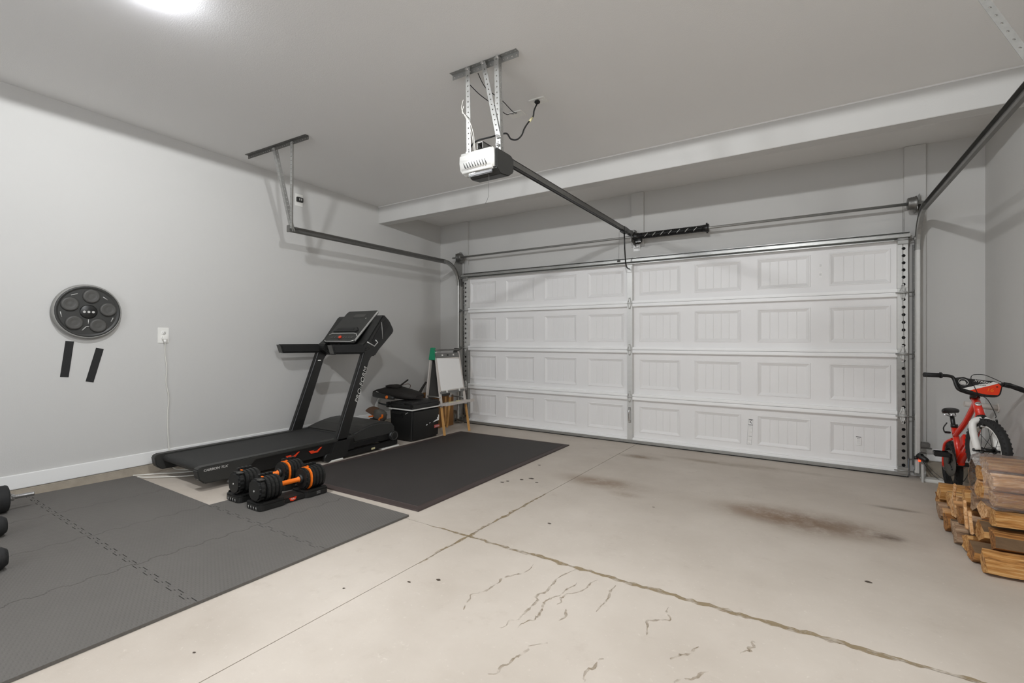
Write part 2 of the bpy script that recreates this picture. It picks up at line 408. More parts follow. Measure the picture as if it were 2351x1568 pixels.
# ------------------------------------------------------------------ ROOM SHELL
# floor: a base slab seen in the joints, and four poured slabs with narrow joints
def wedge(bm, x0, x1, y0, y1, dz, th=.08):
    v = [bm.verts.new((x, y, fz(y)+dz-t)) for t in (0, th) for x, y in ((x0, y0), (x1, y0), (x1, y1), (x0, y1))]
    for q in ((0, 1, 2, 3), (7, 6, 5, 4), (0, 4, 5, 1), (1, 5, 6, 2), (2, 6, 7, 3), (3, 7, 4, 0)): bm.faces.new([v[i] for i in q])
b = new(); wedge(b, XL-.05, XR+.05, YB-.05, YW+.2, -.006); floor = struct('floor', b, 'gap')
JX, JY, g = -1.645, 2.11, .0022
for x0, x1, y0, y1 in ((XL-.05, JX-g, YB-.05, JY-g), (JX+g, XR+.05, YB-.05, JY-g), (XL-.05, JX-g, JY+g, YW+.2), (JX+g, XR+.05, JY+g, YW+.2)):
    b = new(); wedge(b, x0, x1, y0, y1, 0, .05); obj('concrete_slab', b, 'concrete', floor)
def ribbon(bm, pts, w, lift=.0006, jit=0.35, sub=5):
    P = smooth_path([(x, y, 0) for x, y in pts], sub); pv = None; k = len(P)
    for i, p in enumerate(P):
        d = (P[min(i+1, k-1)]-P[max(i-1, 0)]).normalized(); s = Vector((-d.y, d.x, 0))
        e = math.sin(math.pi*(i+.6)/(k+.2))**.5
        a = p+s*w*e*(.5+jit*random.uniform(-1, 1)); c = p-s*w*e*(.5+jit*random.uniform(-1, 1))
        va = bm.verts.new((a.x, a.y, fz(a.y)+lift)); vc = bm.verts.new((c.x, c.y, fz(c.y)+lift))
        if pv: bm.faces.new((pv[0], va, vc, pv[1]))
        pv = (va, vc)
WL = [[(-1.16, 2.03), (-1.15, 1.91), (-1.2, 1.84), (-1.21, 1.74), (-1.24, 1.63), (-1.2, 1.51)], [(-0.95, 2.1), (-0.99, 2.0), (-0.98, 1.86), (-1.0, 1.77), (-0.97, 1.66), (-0.99, 1.54), (-1.01, 1.49)], [(-0.9, 1.99), (-0.93, 1.84), (-0.95, 1.75), (-0.93, 1.64), (-0.93, 1.6), (-0.95, 1.53)], [(-0.84, 2.04), (-0.86, 1.91), (-0.9, 1.83), (-0.9, 1.76)], [(-0.74, 2.06), (-0.74, 1.94), (-0.74, 1.8)], [(-0.82, 1.52), (-0.86, 1.43), (-0.86, 1.34), (-0.9, 1.26)], [(-0.51, 2.01), (-0.48, 1.92), (-0.54, 1.86), (-0.52, 1.76)], [(-0.33, 1.79), (-0.38, 1.72), (-0.41, 1.67)], [(-0.28, 1.67), (-0.34, 1.6), (-0.37, 1.56)], [(-0.18, 1.95), (-0.18, 1.9), (-0.21, 1.84)], [(-0.84, 1.75), (-0.84, 1.66)], [(-.6, 1.55), (-.63, 1.45), (-.62, 1.38)], [(-.25, 1.5), (-.3, 1.42), (-.33, 1.3)]]
for l in WL:
    b = new(); wig = []
    for i in range(len(l)-1):
        for k in range(3):
            t = k/3; wig.append((l[i][0]*(1-t)+l[i+1][0]*t+random.uniform(-.012, .012), l[i][1]*(1-t)+l[i+1][1]*t+random.uniform(-.012, .012)))
    wig.append(l[-1]); ribbon(b, wig, .010, sub=3); obj('water_stain', b, 'waterline', floor)
b = new(); x = -1.97; pts = []
while x < 1.1: pts.append((x, JY+random.uniform(-.006, .006)+(.012*max(0, x+.2)))); x += .07
ribbon(b, pts, .03, .0004, .3, 3); obj('joint_stain', b, 'jointstain', floor)
b = new(); pts = [(JX+random.uniform(-.005, .005), y) for y in [1.7+.09*i for i in range(16)]]; ribbon(b, pts, .022, .0005, .35, 3); obj('joint_stain', b, 'jointstain', floor)
for x, y, r in [(-2.07, 3.1, .018), (-2.05, 3.15, .016), (-1.98, 3.25, .02), (-1.93, 3.32, .026), (-1.84, 3.25, .016), (-2.09, 3.74, .016), (-1.35, 2.54, .013), (-1.45, 1.64, .012), (.23, 2.74, .016), (-1.82, .78, .007), (-1.55, 1.55, .009), (-.9, 3.2, .01), (-1.75, 1.35, .008)]:
    b = new(); vs = [b.verts.new((x+r*random.uniform(.7, 1.2)*math.cos(t), y+.7*r*random.uniform(.7, 1.2)*math.sin(t), fz(y)+.0007)) for t in [2*math.pi*i/10 for i in range(10)]]
    b.faces.new(vs); obj('drip_spot', b, 'spot', floor)

# walls, ceiling, beam
b = new(); box(b, XL-.15, XL, YB, YW+.2, 0, 3.1); struct('wall_left', b, 'wall')
b = new(); box(b, XR, XR+.15, YB, YW+.2, 0, 3.1); struct('wall_right', b, 'wall')
WX0, WX1, WZ0, WZ1 = -2.95, -.55, .95, 2.3
b = new(); box(b, XL, WX0, YB-.15, YB, 0, 3.1); box(b, WX1, XR, YB-.15, YB, 0, 3.1); box(b, WX0, WX1, YB-.15, YB, 0, WZ0); box(b, WX0, WX1, YB-.15, YB, WZ1, 3.1)
struct('wall_back', b, 'wall')
fill_win = bpy.data.objects.new('fill_window_1', None); COL.objects.link(fill_win); fill_win.location = (-1.75, YB, WZ0); fill_win['kind'] = 'structure'  # unseen window, added behind the camera to go with the fill light
b = new()
for q in ((WX0, WX0+.05, WZ0, WZ1), (WX1-.05, WX1, WZ0, WZ1), (-1.775, -1.725, WZ0, WZ1), (WX0, WX1, WZ0, WZ0+.05), (WX0, WX1, WZ1-.05, WZ1)): box(b, q[0], q[1], YB-.09, YB-.04, q[2], q[3], .004)
obj('fill_window_frame', b, 'trim', fill_win)
M['pane'] = mat('fill_glow_pane', '#ffffff', .1, emit='#e9f1ff', estr=2.5)  # glowing pane of the added window, extra fill
b = new(); box(b, WX0, WX1, YB-.078, YB-.072, WZ0, WZ1); obj('fill_window_pane', b, 'pane', fill_win)
DX0, DX1, DZ = -4.135, .725, 2.10   # door opening in the front wall
b = new(); box(b, XL, DX0, YW, YW+.15, 0, 3.1); box(b, DX1, XR, YW, YW+.15, 0, 3.1); box(b, DX0, DX1, YW, YW+.15, DZ, 3.1)
struct('wall_front', b, 'wall')
b = new(); box(b, XL-.1, XR+.1, 4.1, YW+.1, 2.858, 3.0)
v = [b.verts.new(p) for p in ((XL-.1, YB-.1, zc(0)), (XR+.1, YB-.1, zc(0)), (XR+.1, .8, zc(.8)), (XL-.1, .8, zc(.8)), (XR+.1, 4.12, zc(4.12)), (XL-.1, 4.12, zc(4.12)))]
w = [b.verts.new((q.co.x, q.co.y, 3.05)) for q in v]
b.faces.new((v[0], v[1], v[2], v[3])); b.faces.new((v[3], v[2], v[4], v[5])); b.faces.new((w[0], w[1], w[2], w[3])); b.faces.new((w[3], w[2], w[4], w[5]))
struct('ceiling', b, 'ceil')
b = new(); box(b, XL-.05, XR+.05, 4.105, 4.238, 2.655, 2.95, .003); struct('ceiling_beam', b, 'wall')
# raised curbs under the walls, baseboards
def curb(name, x0, x1, y0, y1):
    b = new(); box(b, x0, x1, y0, y1, -.05, .142, .006); struct(name, b, 'curb')
curb('curb_left', XL-.1, XL+.016, YB, YW); curb('curb_right', XR-.016, XR+.1, YB, YW)
curb('curb_front_left', XL, -4.245, YW-.018, YW+.1); curb('curb_front_right', .84, XR, YW-.018, YW+.1)
def base(name, x0, x1, y0, y1):
    b = new(); box(b, x0, x1, y0, y1, .146, .247, .004); struct(name, b, 'trim')
base('baseboard_left', XL, XL+.014, YB, YW); base('baseboard_right', XR-.014, XR, YB, YW)
base('baseboard_front_right', .838, XR, YW-.014, YW); base('baseboard_front_left', XL, -4.265, YW-.014, YW)
base('baseboard_back', XL, XR, YB, YB+.014)
# mounting boards around the door
for i, (x0, x1, z0, z1) in enumerate([(-4.262, -4.100, .02, 2.856), (.690, .836, .148, 2.856), (-1.735, -1.590, 2.235, 2.856), (-4.098, .688, 2.09, 2.232)]):
    b = new(); box(b, x0, x1, YW-.03, YW+.01, z0, z1, .003); struct('trim_%d' % (i+1), b, 'wall')

# ------------------------------------------------------------------ GARAGE DOOR (door_1)
YP, YF = 5.243, 5.195      # pan plane and inner flange plane
door = bpy.data.objects.new('door_1', None); COL.objects.link(door); door.location = (-1.71, 5.23, 0); door['kind'] = 'structure'
door['label'] = 'white sectional double garage door with embossed panels'; door['category'] = 'garage door'
ZS = [.035, .530, 1.062, 1.588, 2.085]
PX = [(-4.045+.594*i, -4.045+.594*i+.452) for i in range(4)]+[(-1.632+.594*i, -1.632+.594*i+.448) for i in range(4)]
def panel(x0, x1, z0, z1, parent):
    b = new(); g = .012; bw = .022; dep = .011
    def rect(i, y): return [b.verts.new(p) for p in ((x0+i, y, z0+i), (x1-i, y, z0+i), (x1-i, y, z1-i), (x0+i, y, z1-i))]
    rs = [rect(0, YP-.0005), rect(.004, YP-.0045), rect(.010, YP-.0045), rect(.014, YP), rect(.014+bw, YP+dep)]
    for A, B in zip(rs, rs[1:]):
        for k in range(4): b.faces.new((A[k], A[(k+1) % 4], B[(k+1) % 4], B[k]))
    i = .014+bw; xa, xb, za, zb = x0+i, x1-i, z0+i, z1-i; W = (xb-xa)/5; q = .0028; yy = YP+dep; prev = None
    cols = []
    for k in range(5):
        a, c = xa+W*k, xa+W*(k+1)
        if k: cols += [(a, yy+.004), (a+q, yy)]
        else: cols += [(a, yy)]
        cols += [(c-q, yy)] if k < 4 else [(c, yy)]
    for (xa_, ya_), (xb_, yb_) in zip(cols, cols[1:]):
        v = [b.verts.new(p) for p in ((xa_, ya_, za), (xb_, yb_, za), (xb_, yb_, zb), (xa_, ya_, zb))]; b.faces.new(v)
    return obj('panel', b, 'door', parent)
for s in range(4):
    z0, z1 = ZS[s], ZS[s+1]; b = new()
    pz0, pz1 = z0+.090, z1-.105
    # pan face with openings for the embossed panels
    xs = [DX0+.02]
    for a, c in PX: xs += [a, c]
    xs.append(DX1-.02)
    def q4(xa, xb, za, zb, y=YP):
        b.faces.new([b.verts.new(p) for p in ((xa, y, za), (xb, y, za), (xb, y, zb), (xa, y, zb))])
    q4(xs[0], xs[-1], z0, pz0); q4(xs[0], xs[-1], pz1, z1)
    for k in range(0, len(xs), 2): q4(xs[k], xs[k+1], pz0, pz1)
    q4(xs[0], xs[-1], z0, z1, YP+.03)
    sec = obj('door_section', b, 'door', door)
    for a, c in PX: panel(a, c, pz0, pz1, sec)
    # top and bottom flanges, seen as a pair of bright ledges at each joint
    b = new(); box(b, DX0+.02, DX1-.02, YF, YP+.02, z1-.036, z1-.002, .004)
    if s < 3: obj('top_rail', b, 'doorrail', sec)
    else: obj('top_rail', b, 'doorrail', sec)
    b = new(); box(b, DX0+.02, DX1-.02, YF+.002, YP+.02, z0+.001, z0+(.030 if s else .028), .004); obj('bottom_rail', b, 'doorrail', sec)
    # stiles: centre and both ends, galvanised; the end ones have round holes
    b = new(); box(b, -1.757, -1.697, YF-.004, YP+.004, z0+.005, z1-.005, .002)
    for k in range(6):
        zz = z0+.06+k*(z1-z0-.12)/5; cyl(b, (-1.727, YF-.006, zz), (-1.727, YF-.003, zz), .0035, n=8)
    lab(obj('center_stile', b, 'galvl', sec), 'white galvanised centre stile')
    for xa, xb in ((DX0+.02, DX0+.085), (.637, .706)):
        b = new(); n = 7; xc = (xa+xb)/2
        strip_holes(b, (xc, YF-.004, z0+.036), (xc, YF-.004, z1-.03), (1, 0, 0), xb-xa, n, .0135, off=.006 if xc > 0 else -.006, hs=12)
        q4x = [((xa, YF-.004), (xa, YP)), ((xb, YF-.004), (xb, YP))]
        for (p, r_) in q4x:
            b.faces.new([b.verts.new(t) for t in ((p[0], p[1], z0+.036), (r_[0], r_[1], z0+.036), (r_[0], r_[1], z1-.03), (p[0], p[1], z1-.03))])
        box(b, xa, xb, YF-.004, YF+.004, z0+.002, z0+.034); box(b, xa, xb, YF-.004, YF+.004, z1-.028, z1-.002)
        lab(obj('end_stile', b, 'galvl' if s >= 2 else 'galv', sec, sol=.0012), 'galvanised end stile with round holes')  # lighter upper and darker lower stiles: reflected light put into the colour
        b = new(); box(b, xa+.003, xb-.003, YP-.012, YP-.004, z0+.03, z1-.03); obj('stile_hole_shade', b, 'blackpr', sec)  # black sheet standing in for the shade inside the stile, behind its holes
# hinges at the joints, rollers at the ends
def hinge(x, z, roller=0):
    b = new()
    for sg in (1, -1):
        for dx in (-1, 1): tube(b, [(x+dx*.017, YF-.012, z+sg*.012), (x+dx*.004, YF-.012, z+sg*.062)], .0052, 6)
        prism(b, [(x-.024, z+sg*.008), (x+.024, z+sg*.008), (x+.006, z+sg*.072), (x-.006, z+sg*.072)], 'xz', YF-.010, YF-.005)
    cyl(b, (x-.026, YF-.018, z), (x+.026, YF-.018, z), .007, n=10)
    for sg in (1, -1): cyl(b, (x, YF-.016, z+sg*.045), (x, YF-.004, z+sg*.045), .006, n=8)
    obj('hinge', b, 'galvl', door)
    if roller:
        b = new(); cyl(b, (x-roller*.05, YF-.03, z-.006), (x+roller*.075, YF-.03, z-.006), .0055, n=8)
        cyl(b, (x+roller*.072, YF-.03, z-.006), (x+roller*.083, YF-.03, z-.006), .022, n=14); obj('roller', b, 'galv', door)
for z in ZS[1:4]:
    hinge(-1.727, z); hinge(DX0+.052, z, -1); hinge(.671, z, 1)
for x, r_ in ((DX0+.052, -1), (.671, 1)):
    for z, h in ((2.035, .035), (.06, .03)):
        b = new(); box(b, x-.035, x+.035, YF-.03, YF-.004, z-h, z+h, .003); cyl(b, (x-r_*.06, YF-.034, z), (x+r_*.075, YF-.034, z), .0055, n=8)
        cyl(b, (x+r_*.07, YF-.034, z), (x+r_*.083, YF-.034, z), .022, n=14); obj('roller_bracket', b, 'galv', door)
# strut along the top, bottom seal holder, lift handle
b = new()
prof = [(YF-.004, 2.098), (YF-.05, 2.098), (YF-.05, 2.094), (YF-.006, 2.094), (YF-.006, 2.088), (YF-.062, 2.078), (YF-.062, 2.052), (YF-.006, 2.044), (YF-.006, 2.034), (YF-.03, 2.034), (YF-.03, 2.030), (YF-.002, 2.030)]
prism(b, prof, 'yz', DX0+.01, DX1-.01); lab(obj('strut', b, 'galv', door), 'galvanised hat-channel strut')
b = new(); box(b, DX0+.02, DX1-.02, YF-.010, YP, .010, .040, .003); obj('bottom_channel', b, 'galv', door)
b = new(); box(b, DX0+.015, DX1-.015, YF-.004, YP+.03, -.012, .014, .004); obj('bottom_seal', b, 'blackr', door)
b = new(); tube(b, smooth_path([(-1.727, YF-.01, .395), (-1.727, YF-.03, .375), (-1.727, YF-.034, .32), (-1.727, YF-.03, .265), (-1.727, YF-.01, .245)]), .011, 8); box(b, -1.742, -1.712, YF-.012, YF-.004, .375, .41, .004); box(b, -1.742, -1.712, YF-.012, YF-.004, .23, .262, .004)
lab(obj('lift_handle', b, 'chrome', door), 'steel lift handle on the centre stile')
# labels stuck on the door
def label_sheet(x0, x1, z0, z1, rot, name, txt, parent=door):
    cx, cz = (x0+x1)/2, (z0+z1)/2; X = Vector((math.cos(rot), 0, math.sin(rot))); Z = Vector((-math.sin(rot), 0, math.cos(rot))); O = Vector((cx, YP-.0006, cz)); W = Vector((0, -1, 0))
    w, h = (x1-x0)/2, (z1-z0)/2
    b = new(); fprism(b, [(-w, -h), (w, -h), (w, h), (-w, h)], O, X, Z, W, 0, .0006); o = obj(name, b, 'paper', parent)
    return o, O, X, Z, W
o, O, X, Z, W = label_sheet(-.529, -.488, .123, .378, -.06, 'warning_label', '')
O0 = O; O = O+Z*.024
b = new()
for a, c, d, e in ((-.0205, .0205, .100, .1035), (-.0205, .0205, .048, .051), (-.0205, -.0192, -.151, .1), (.0192, .0205, -.151, .1), (-.0205, .0205, -.151, -.1497)):
    fprism(b, [(a, d), (c, d), (c, e), (a, e)], O, X, Z, W, .0006, .001)
# running figure under the falling door
for poly in ([(.004, .086), (.012, .086), (.012, .094), (.004, .094)], [(-.012, .094), (-.005, .092), (.001, .078), (.006, .072), (.012, .062), (.008, .061), (0, .070), (-.006, .082)], [(-.004, .08), (-.011, .074), (-.008, .07), (-.001, .074)], [(-.014, .097), (.014, .097), (.014, .0995), (-.014, .0995)]):
    fprism(b, poly, O, X, Z, W, .0006, .001)
obj('label_print', b, 'blackpr', o)
for i in range(12):
    b = new(); zz = .035-i*.013; fprism(b, [(-.013, zz), (.009+.004*(i % 3), zz), (.009+.004*(i % 3), zz+.0025), (-.013, zz+.0025)], O, X, Z, W, .0006, .0009); obj('label_line', b, 'greyp' if i in (0, 8) else 'silver', o)
text('label_text', 'WARNING', .0085, O+X*0+Z*.0445+W*.001, X, Z, 'blackpr', o, .0002)
text('label_text', 'AVISO', .0085, O-Z*.138+W*.001, X, Z, 'blackpr', o, .0002)
o, O, X, Z, W = label_sheet(.351, .388, .228, .304, 0, 'info_label', '')
b = new(); fprism(b, [(-.0185, .031), (.0185, .031), (.0185, .0365), (-.0185, .0365)], O, X, Z, W, .0006, .001); obj('label_print', b, 'blackpr', o)
for i in range(4):
    b = new(); zz = .018-i*.014; fprism(b, [(-.012, zz), (.012, zz), (.012, zz+.002), (-.012, zz+.002)], O, X, Z, W, .0006, .0009); obj('label_line', b, 'greyp' if i == 0 else 'silver', o)
for x0, x1, z0, z1 in ((.070, .097, 1.86, 1.885), (.070, .095, 1.762, 1.815)):
    o, O, X, Z, W = label_sheet(x0, x1, z0, z1, 0, 'sticker', '')
    b = new()
    for i in range(3): fprism(b, [(-.009, .008-i*.009), (.008, .008-i*.009), (.008, .0095-i*.009), (-.009, .0095-i*.009)], O, X, Z, W, .0006, .0009)
    obj('label_line', b, 'greyp', o)

# ------------------------------------------------------------------ TRACKS
def track(root, x, sgn, yend, part_mat='galv'):
    """C-channel with its open side towards the door (direction -sgn)"""
    yv = YF-.034; zt = 2.235; rad = .30
    pts = [(yv, .06, 0)]
    P = [(yv, .06), (yv, zt-rad)]
    arc = [(yv-rad+rad*math.cos(t), zt-rad+rad*math.sin(t)) for t in [math.pi/2*i/10 for i in range(1, 11)]]
    H = [(yend, zt)]
    def sweep(path, name, m):
        b = new(); rings = []
        k = len(path)
        for i, (y, z) in enumerate(path):
            a = path[max(i-1, 0)]; c = path[min(i+1, k-1)]; dy, dz = c[0]-a[0], c[1]-a[1]; L = math.hypot(dy, dz); ny, nz = -dz/L, dy/L
            w = .027; c1 = [( -sgn*.018, w*.75), (-sgn*.010, w), (sgn*.010, w), (sgn*.016, w*.6), (sgn*.016, -w*.6), (sgn*.010, -w), (-sgn*.010, -w), (-sgn*.018, -w*.75)]
            rings.append([b.verts.new((x+u, y+ny*v, z+nz*v)) for u, v in c1])
        for A, B in zip(rings, rings[1:]):
            for j in range(7): b.faces.new((A[j], A[j+1], B[j+1], B[j]))
        return obj(name, b, m, root, sol=.002)
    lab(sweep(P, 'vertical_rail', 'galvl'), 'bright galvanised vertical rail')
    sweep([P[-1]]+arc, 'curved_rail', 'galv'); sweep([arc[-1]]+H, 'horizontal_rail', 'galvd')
    # wall angle behind the vertical rail and flag bracket
    b = new(); strip_holes(b, (x+sgn*.012, yv+.03, .10), (x+sgn*.012, yv+.03, 2.0), (0, 1, 0), .045, 26, .005); obj('wall_angle', b, 'galvd', root, sol=.002); b = new()
    strip_holes(b, (x-sgn*.006, YW-.031, .10), (x-sgn*.006, YW-.031, 2.0), (1, 0, 0), .035, 26, .005); obj('wall_angle', b, 'galvd', root, sol=.002)
    b = new(); prism(b, [(yv+.03, 1.93), (YW-.031, 1.93), (YW-.031, 2.42), (YW-.09, 2.42), (yv-.10, 2.20), (yv-.10, 2.16), (yv, 2.10)], 'yz', x+sgn*.017, x+sgn*.020); obj('flag_bracket', b, 'galv', root)
    return zt
tl = thing('door_track', 'galvanised garage door track curving along the left wall', 'track', (-4.185, 5.17, .06))
track(tl, -4.185, -1, 2.61)
tr = thing('door_track', 'galvanised garage door track on the right side, running overhead out of frame', 'track', (.765, 5.17, .06))
track(tr, .765, 1, 2.55)
def lstrut(root, p0, p1, w1, w2, n, name='hanger_strut', m='galv', r=.0048, wid=.032):
    b = new(); p0, p1 = Vector(p0), Vector(p1)
    strip_holes(b, p0+Vector(w1)*wid/2, p1+Vector(w1)*wid/2, w1, wid, n, r); strip_holes(b, p0+Vector(w2)*wid/2, p1+Vector(w2)*wid/2, w2, wid, n, r)
    return obj(name, b, m, root, sol=.002)
cz = zc(2.37)
lstrut(tl, (-4.44, 2.36, cz-.002), (-3.57, 2.40, cz-.002), (0, -1, 0), (0, 0, -1), 28, 'ceiling_angle', 'galvd')
lstrut(tl, (-4.03, 2.37, cz-.01), (-4.165, 2.625, 2.215), (0, 1, 0), (-1, 0, 0), 20)
lstrut(tl, (-3.80, 2.38, cz-.01), (-4.160, 2.600, 2.235), (0, 1, 0), (1, 0, 0), 22)
b = new(); box(b, -4.205, -4.160, 2.595, 2.612, 2.205, 2.268, .002); obj('end_bracket', b, 'galvd', tl)
for yy, zz in ((2.63, 2.215), (2.66, 2.25)):
    b = new(); cyl(b, (-4.19, yy, zz), (-4.145, yy, zz), .008, n=8); obj('bolt', b, 'galvd', tl)
lstrut(tr, (.35, 2.7, zc(2.7)-.002), (1.1, 2.7, zc(2.7)-.002), (0, -1, 0), (0, 0, -1), 24, 'ceiling_angle', 'galvd')
lstrut(tr, (.5, 2.7, zc(2.7)-.01), (.755, 2.62, 2.235), (0, 1, 0), (-1, 0, 0), 16)
lstrut(tr, (.95, 2.7, zc(2.7)-.01), (.770, 2.60, 2.235), (0, 1, 0), (1, 0, 0), 16)

# ------------------------------------------------------------------ TORSION SHAFT
ts = thing('torsion_shaft', 'steel torsion shaft with black spring above the garage door', 'shaft', (-1.72, 5.12, 2.32))
YS, ZS_ = 5.125, 2.325
b = new(); cyl(b, (-4.27, YS, ZS_), (.80, YS, ZS_), .0125, n=14); obj('shaft', b, 'galv', ts)
for x, sg in ((-4.13, -1), (.705, 1)):
    b = new(); lathe(b, [(.02, -.03), (.046, -.03), (.052, -.024), (.050, -.016), (.053, -.008), (.051, 0), (.055, .008), (.053, .014), (.060, .022), (.060, .032), (.02, .032)], (x+(.018 if sg > 0 else -.0), YS, ZS_), (sg, 0, 0), 24); obj('cable_drum', b, 'galvd', ts)
    b = new(); box(b, x+sg*.045, x+sg*.050, YS-.05, YW-.03, ZS_-.06, ZS_+.05, .003); cyl(b, (x+sg*.035, YS, ZS_), (x+sg*.055, YS, ZS_), .028, n=16); obj('bearing_plate', b, 'galv', ts)
    b = new(); tube(b, [(x-sg*.035, YS+.048, ZS_), (x-sg*.035, YS+.05, 1.5), (x+sg*.0, YF-.012, .08)], .0016, 5); obj('lift_cable', b, 'galvd', ts)
b = new(); n = 150; tube(b, [(-1.62+.70*i/n/1.0, YS+.0, ZS_) for i in (0, n)], .022, 14); obj('spring_core', b, 'blackpr', ts)
b = new(); N_ = 62; pts = [(-1.625+.70*i/(N_*10), YS+.031*math.cos(2*math.pi*i/10), ZS_+.031*math.sin(2*math.pi*i/10)) for i in range(N_*10+1)]
tube(b, pts, .0052, 5); obj('spring', b, 'blackm', ts)
for k in range(7):
    b = new(); x = -1.53+.085*k; pp = [(x+.012*j, YS-.0365*math.cos(.35*j-.6), ZS_+.0365*math.sin(.35*j-.6)) for j in range(4)]; tube(b, pp, .0035, 5); obj('paint_mark', b, 'silver', ts)
for x, sg in ((-1.63, 1), (-.905, -1)):
    b = new(); lathe(b, [(.02, -.03), (.042, -.03), (.045, -.015), (.038, 0), (.036, .03), (.02, .03)], (x, YS, ZS_), (sg, 0, 0), 18)
    for k in range(4): cyl(b, (x-sg*.02, YS+.046*math.cos(k*math.pi/2+.4), ZS_+.046*math.sin(k*math.pi/2+.4)), (x-sg*.005, YS+.046*math.cos(k*math.pi/2+.4), ZS_+.046*math.sin(k*math.pi/2+.4)), .008, n=8)
    obj('winding_cone', b, 'blackm', ts)
b = new(); prism(b, [(YS-.03, ZS_-.05), (YW-.03, ZS_-.09), (YW-.03, ZS_+.06), (YS-.03, ZS_+.04)], 'yz', -1.682, -1.676); box(b, -1.71, -1.65, YW-.034, YW-.03, ZS_-.09, ZS_+.06); obj('center_bracket', b, 'galvd', ts)
b = new(); lathe(b, [(0, 0), (.045, 0), (.045, .008), (0, .008)], (-1.60, YS-.02, ZS_-.05), (0, -1, 0), 16)
for k in range(3): cyl(b, (-1.622+.022*k, YS-.034, ZS_-.068), (-1.622+.022*k, YS-.026, ZS_-.068), .006, n=8, mi=1)
obj('anchor_plate', b, ['blackm', 'silver'], ts)
b = new(); box(b, -1.705, -1.625, YW-.036, YW-.031, 2.185, 2.262, .001); o = obj('hanging_tag', b, 'trim', ts)
for k in range(3):
    b = new(); box(b, -1.695, -1.640, YW-.0365, YW-.036, 2.198+.02*k, 2.204+.02*k); obj('tag_line', b, 'greyp' if k == 1 else 'silver', o)

# ------------------------------------------------------------------ OPENER
op = thing('garage_door_opener', 'white and dark grey garage door opener hanging from the ceiling on perforated struts', 'opener', (-1.70, 2.4, 2.2))
cz = zc(2.35)
lstrut(op, (-1.965, 2.36, cz-.002), (-1.465, 2.37, cz-.002), (0, -1, 0), (0, 0, -1), 16, 'ceiling_angle')
lstrut(op, (-1.835, 2.33, cz-.01), (-1.825, 2.33, 2.33), (1, 0, 0), (0, 1, 0), 17)
lstrut(op, (-1.585, 2.33, cz-.01), (-1.575, 2.34, 2.33), (-1, 0, 0), (0, 1, 0), 17)
lstrut(op, (-1.715, 2.33, cz-.01), (-1.600, 2.33, 2.40), (1, 0, 0), (0, 1, 0), 15)
for x, z in ((-1.82, cz-.02), (-1.70, cz-.02), (-1.59, cz-.02), (-1.815, 2.355), (-1.59, 2.36), (-1.59, 2.41)):
    b = new(); cyl(b, (x, 2.318, z), (x, 2.335, z), .009, n=8); obj('bolt', b, 'chrome', op)
# housing: dark chassis and white rounded cover
b = new(); prism(b, [(2.30, 2.215), (2.34, 2.185), (2.43, 2.195), (2.49, 2.235), (2.49, 2.315), (2.46, 2.335), (2.30, 2.335)], 'yz', -1.80, -1.575, bev=.006); obj('chassis', b, 'dgrey', op)
t = new(); prism(t, [(2.262, 2.275), (2.275, 2.225), (2.300, 2.207), (2.36, 2.207), (2.36, 2.342), (2.285, 2.342), (2.266, 2.325)], 'yz', -1.840, -1.592, bev=.020, seg=4)
for f in t.faces: f.smooth = True
lab(obj('cover', t, 'white', op), 'rounded white cover')
for k in range(9):
    xx = -1.795+.020*k; b = new(); fprism(b, [(-.0015, -.017), (.0015, -.017), (.0015, .017), (-.0015, .017)], (xx, 2.2735, 2.252), Vector((1, 0, .12)), Vector((-.38, 0, 1)).normalized()*1.0, (0, -1, 0), -.001, .0125-.003); obj('vent_slot', b, 'blackpr', op)
b = new(); box(b, -1.78, -1.60, 2.287, 2.30, 2.186, 2.206, .004); obj('button_panel', b, 'blackm', op)
b = new(); box(b, -1.775, -1.725, 2.284, 2.288, 2.200, 2.206, .001); obj('label_strip', b, 'silver', op)
b = new(); tube(b, smooth_path([(-1.64, 2.31, 2.19), (-1.64, 2.31, 2.12), (-1.643, 2.31, 2.06), (-1.66, 2.31, 2.02), (-1.675, 2.31, 2.01)]), .0012, 5); lab(obj('antenna_wire', b, 'greyp', op), 'thin dangling antenna wire')
# rail with belt, trolley, header bracket
b = new(); box(b, -1.722, -1.678, 2.30, 5.19, 2.386, 2.392); box(b, -1.722, -1.718, 2.30, 5.19, 2.352, 2.39); box(b, -1.682, -1.678, 2.30, 5.19, 2.352, 2.39); obj('rail', b, 'galvd', op)
b = new(); box(b, -1.710, -1.690, 2.36, 5.15, 2.354, 2.372); obj('drive_belt', b, 'blackpr', op)
b = new(); box(b, -1.728, -1.672, 4.86, 4.99, 2.335, 2.396, .004); cyl(b, (-1.73, 4.93, 2.345), (-1.67, 4.93, 2.345), .01, n=10); obj('trolley', b, 'blackm', op)
b = new(); box(b, -1.735, -1.665, 5.17, 5.255, 2.335, 2.415, .003); cyl(b, (-1.745, 5.19, 2.395), (-1.655, 5.19, 2.395), .014, n=12); obj('header_bracket', b, 'galvd', op)
b = new(); tube(b, [(-1.70, 4.93, 2.345), (-1.715, 4.985, 2.18), (-1.72, 5.03, 2.035), (-1.722, 5.06, 1.99), (-1.724, 5.12, 1.975), (-1.726, 5.195, 1.978)], .0075, 8); lab(obj('door_arm', b, 'blackm', op), 'bent black door arm')
b = new(); box(b, -1.752, -1.70, 5.175, 5.203, 1.94, 2.01, .004); obj('arm_bracket', b, 'galvl', op)
b = new(); tube(b, [(-1.74, 4.88, 2.34), (-1.745, 4.88, 2.05)], .0012, 5); lathe(b, [(0, -.004), (.016, -.002), (.020, .006), (.006, .018), (0, .020)], (-1.745, 4.88, 2.022), (0, 0, 1), 10)
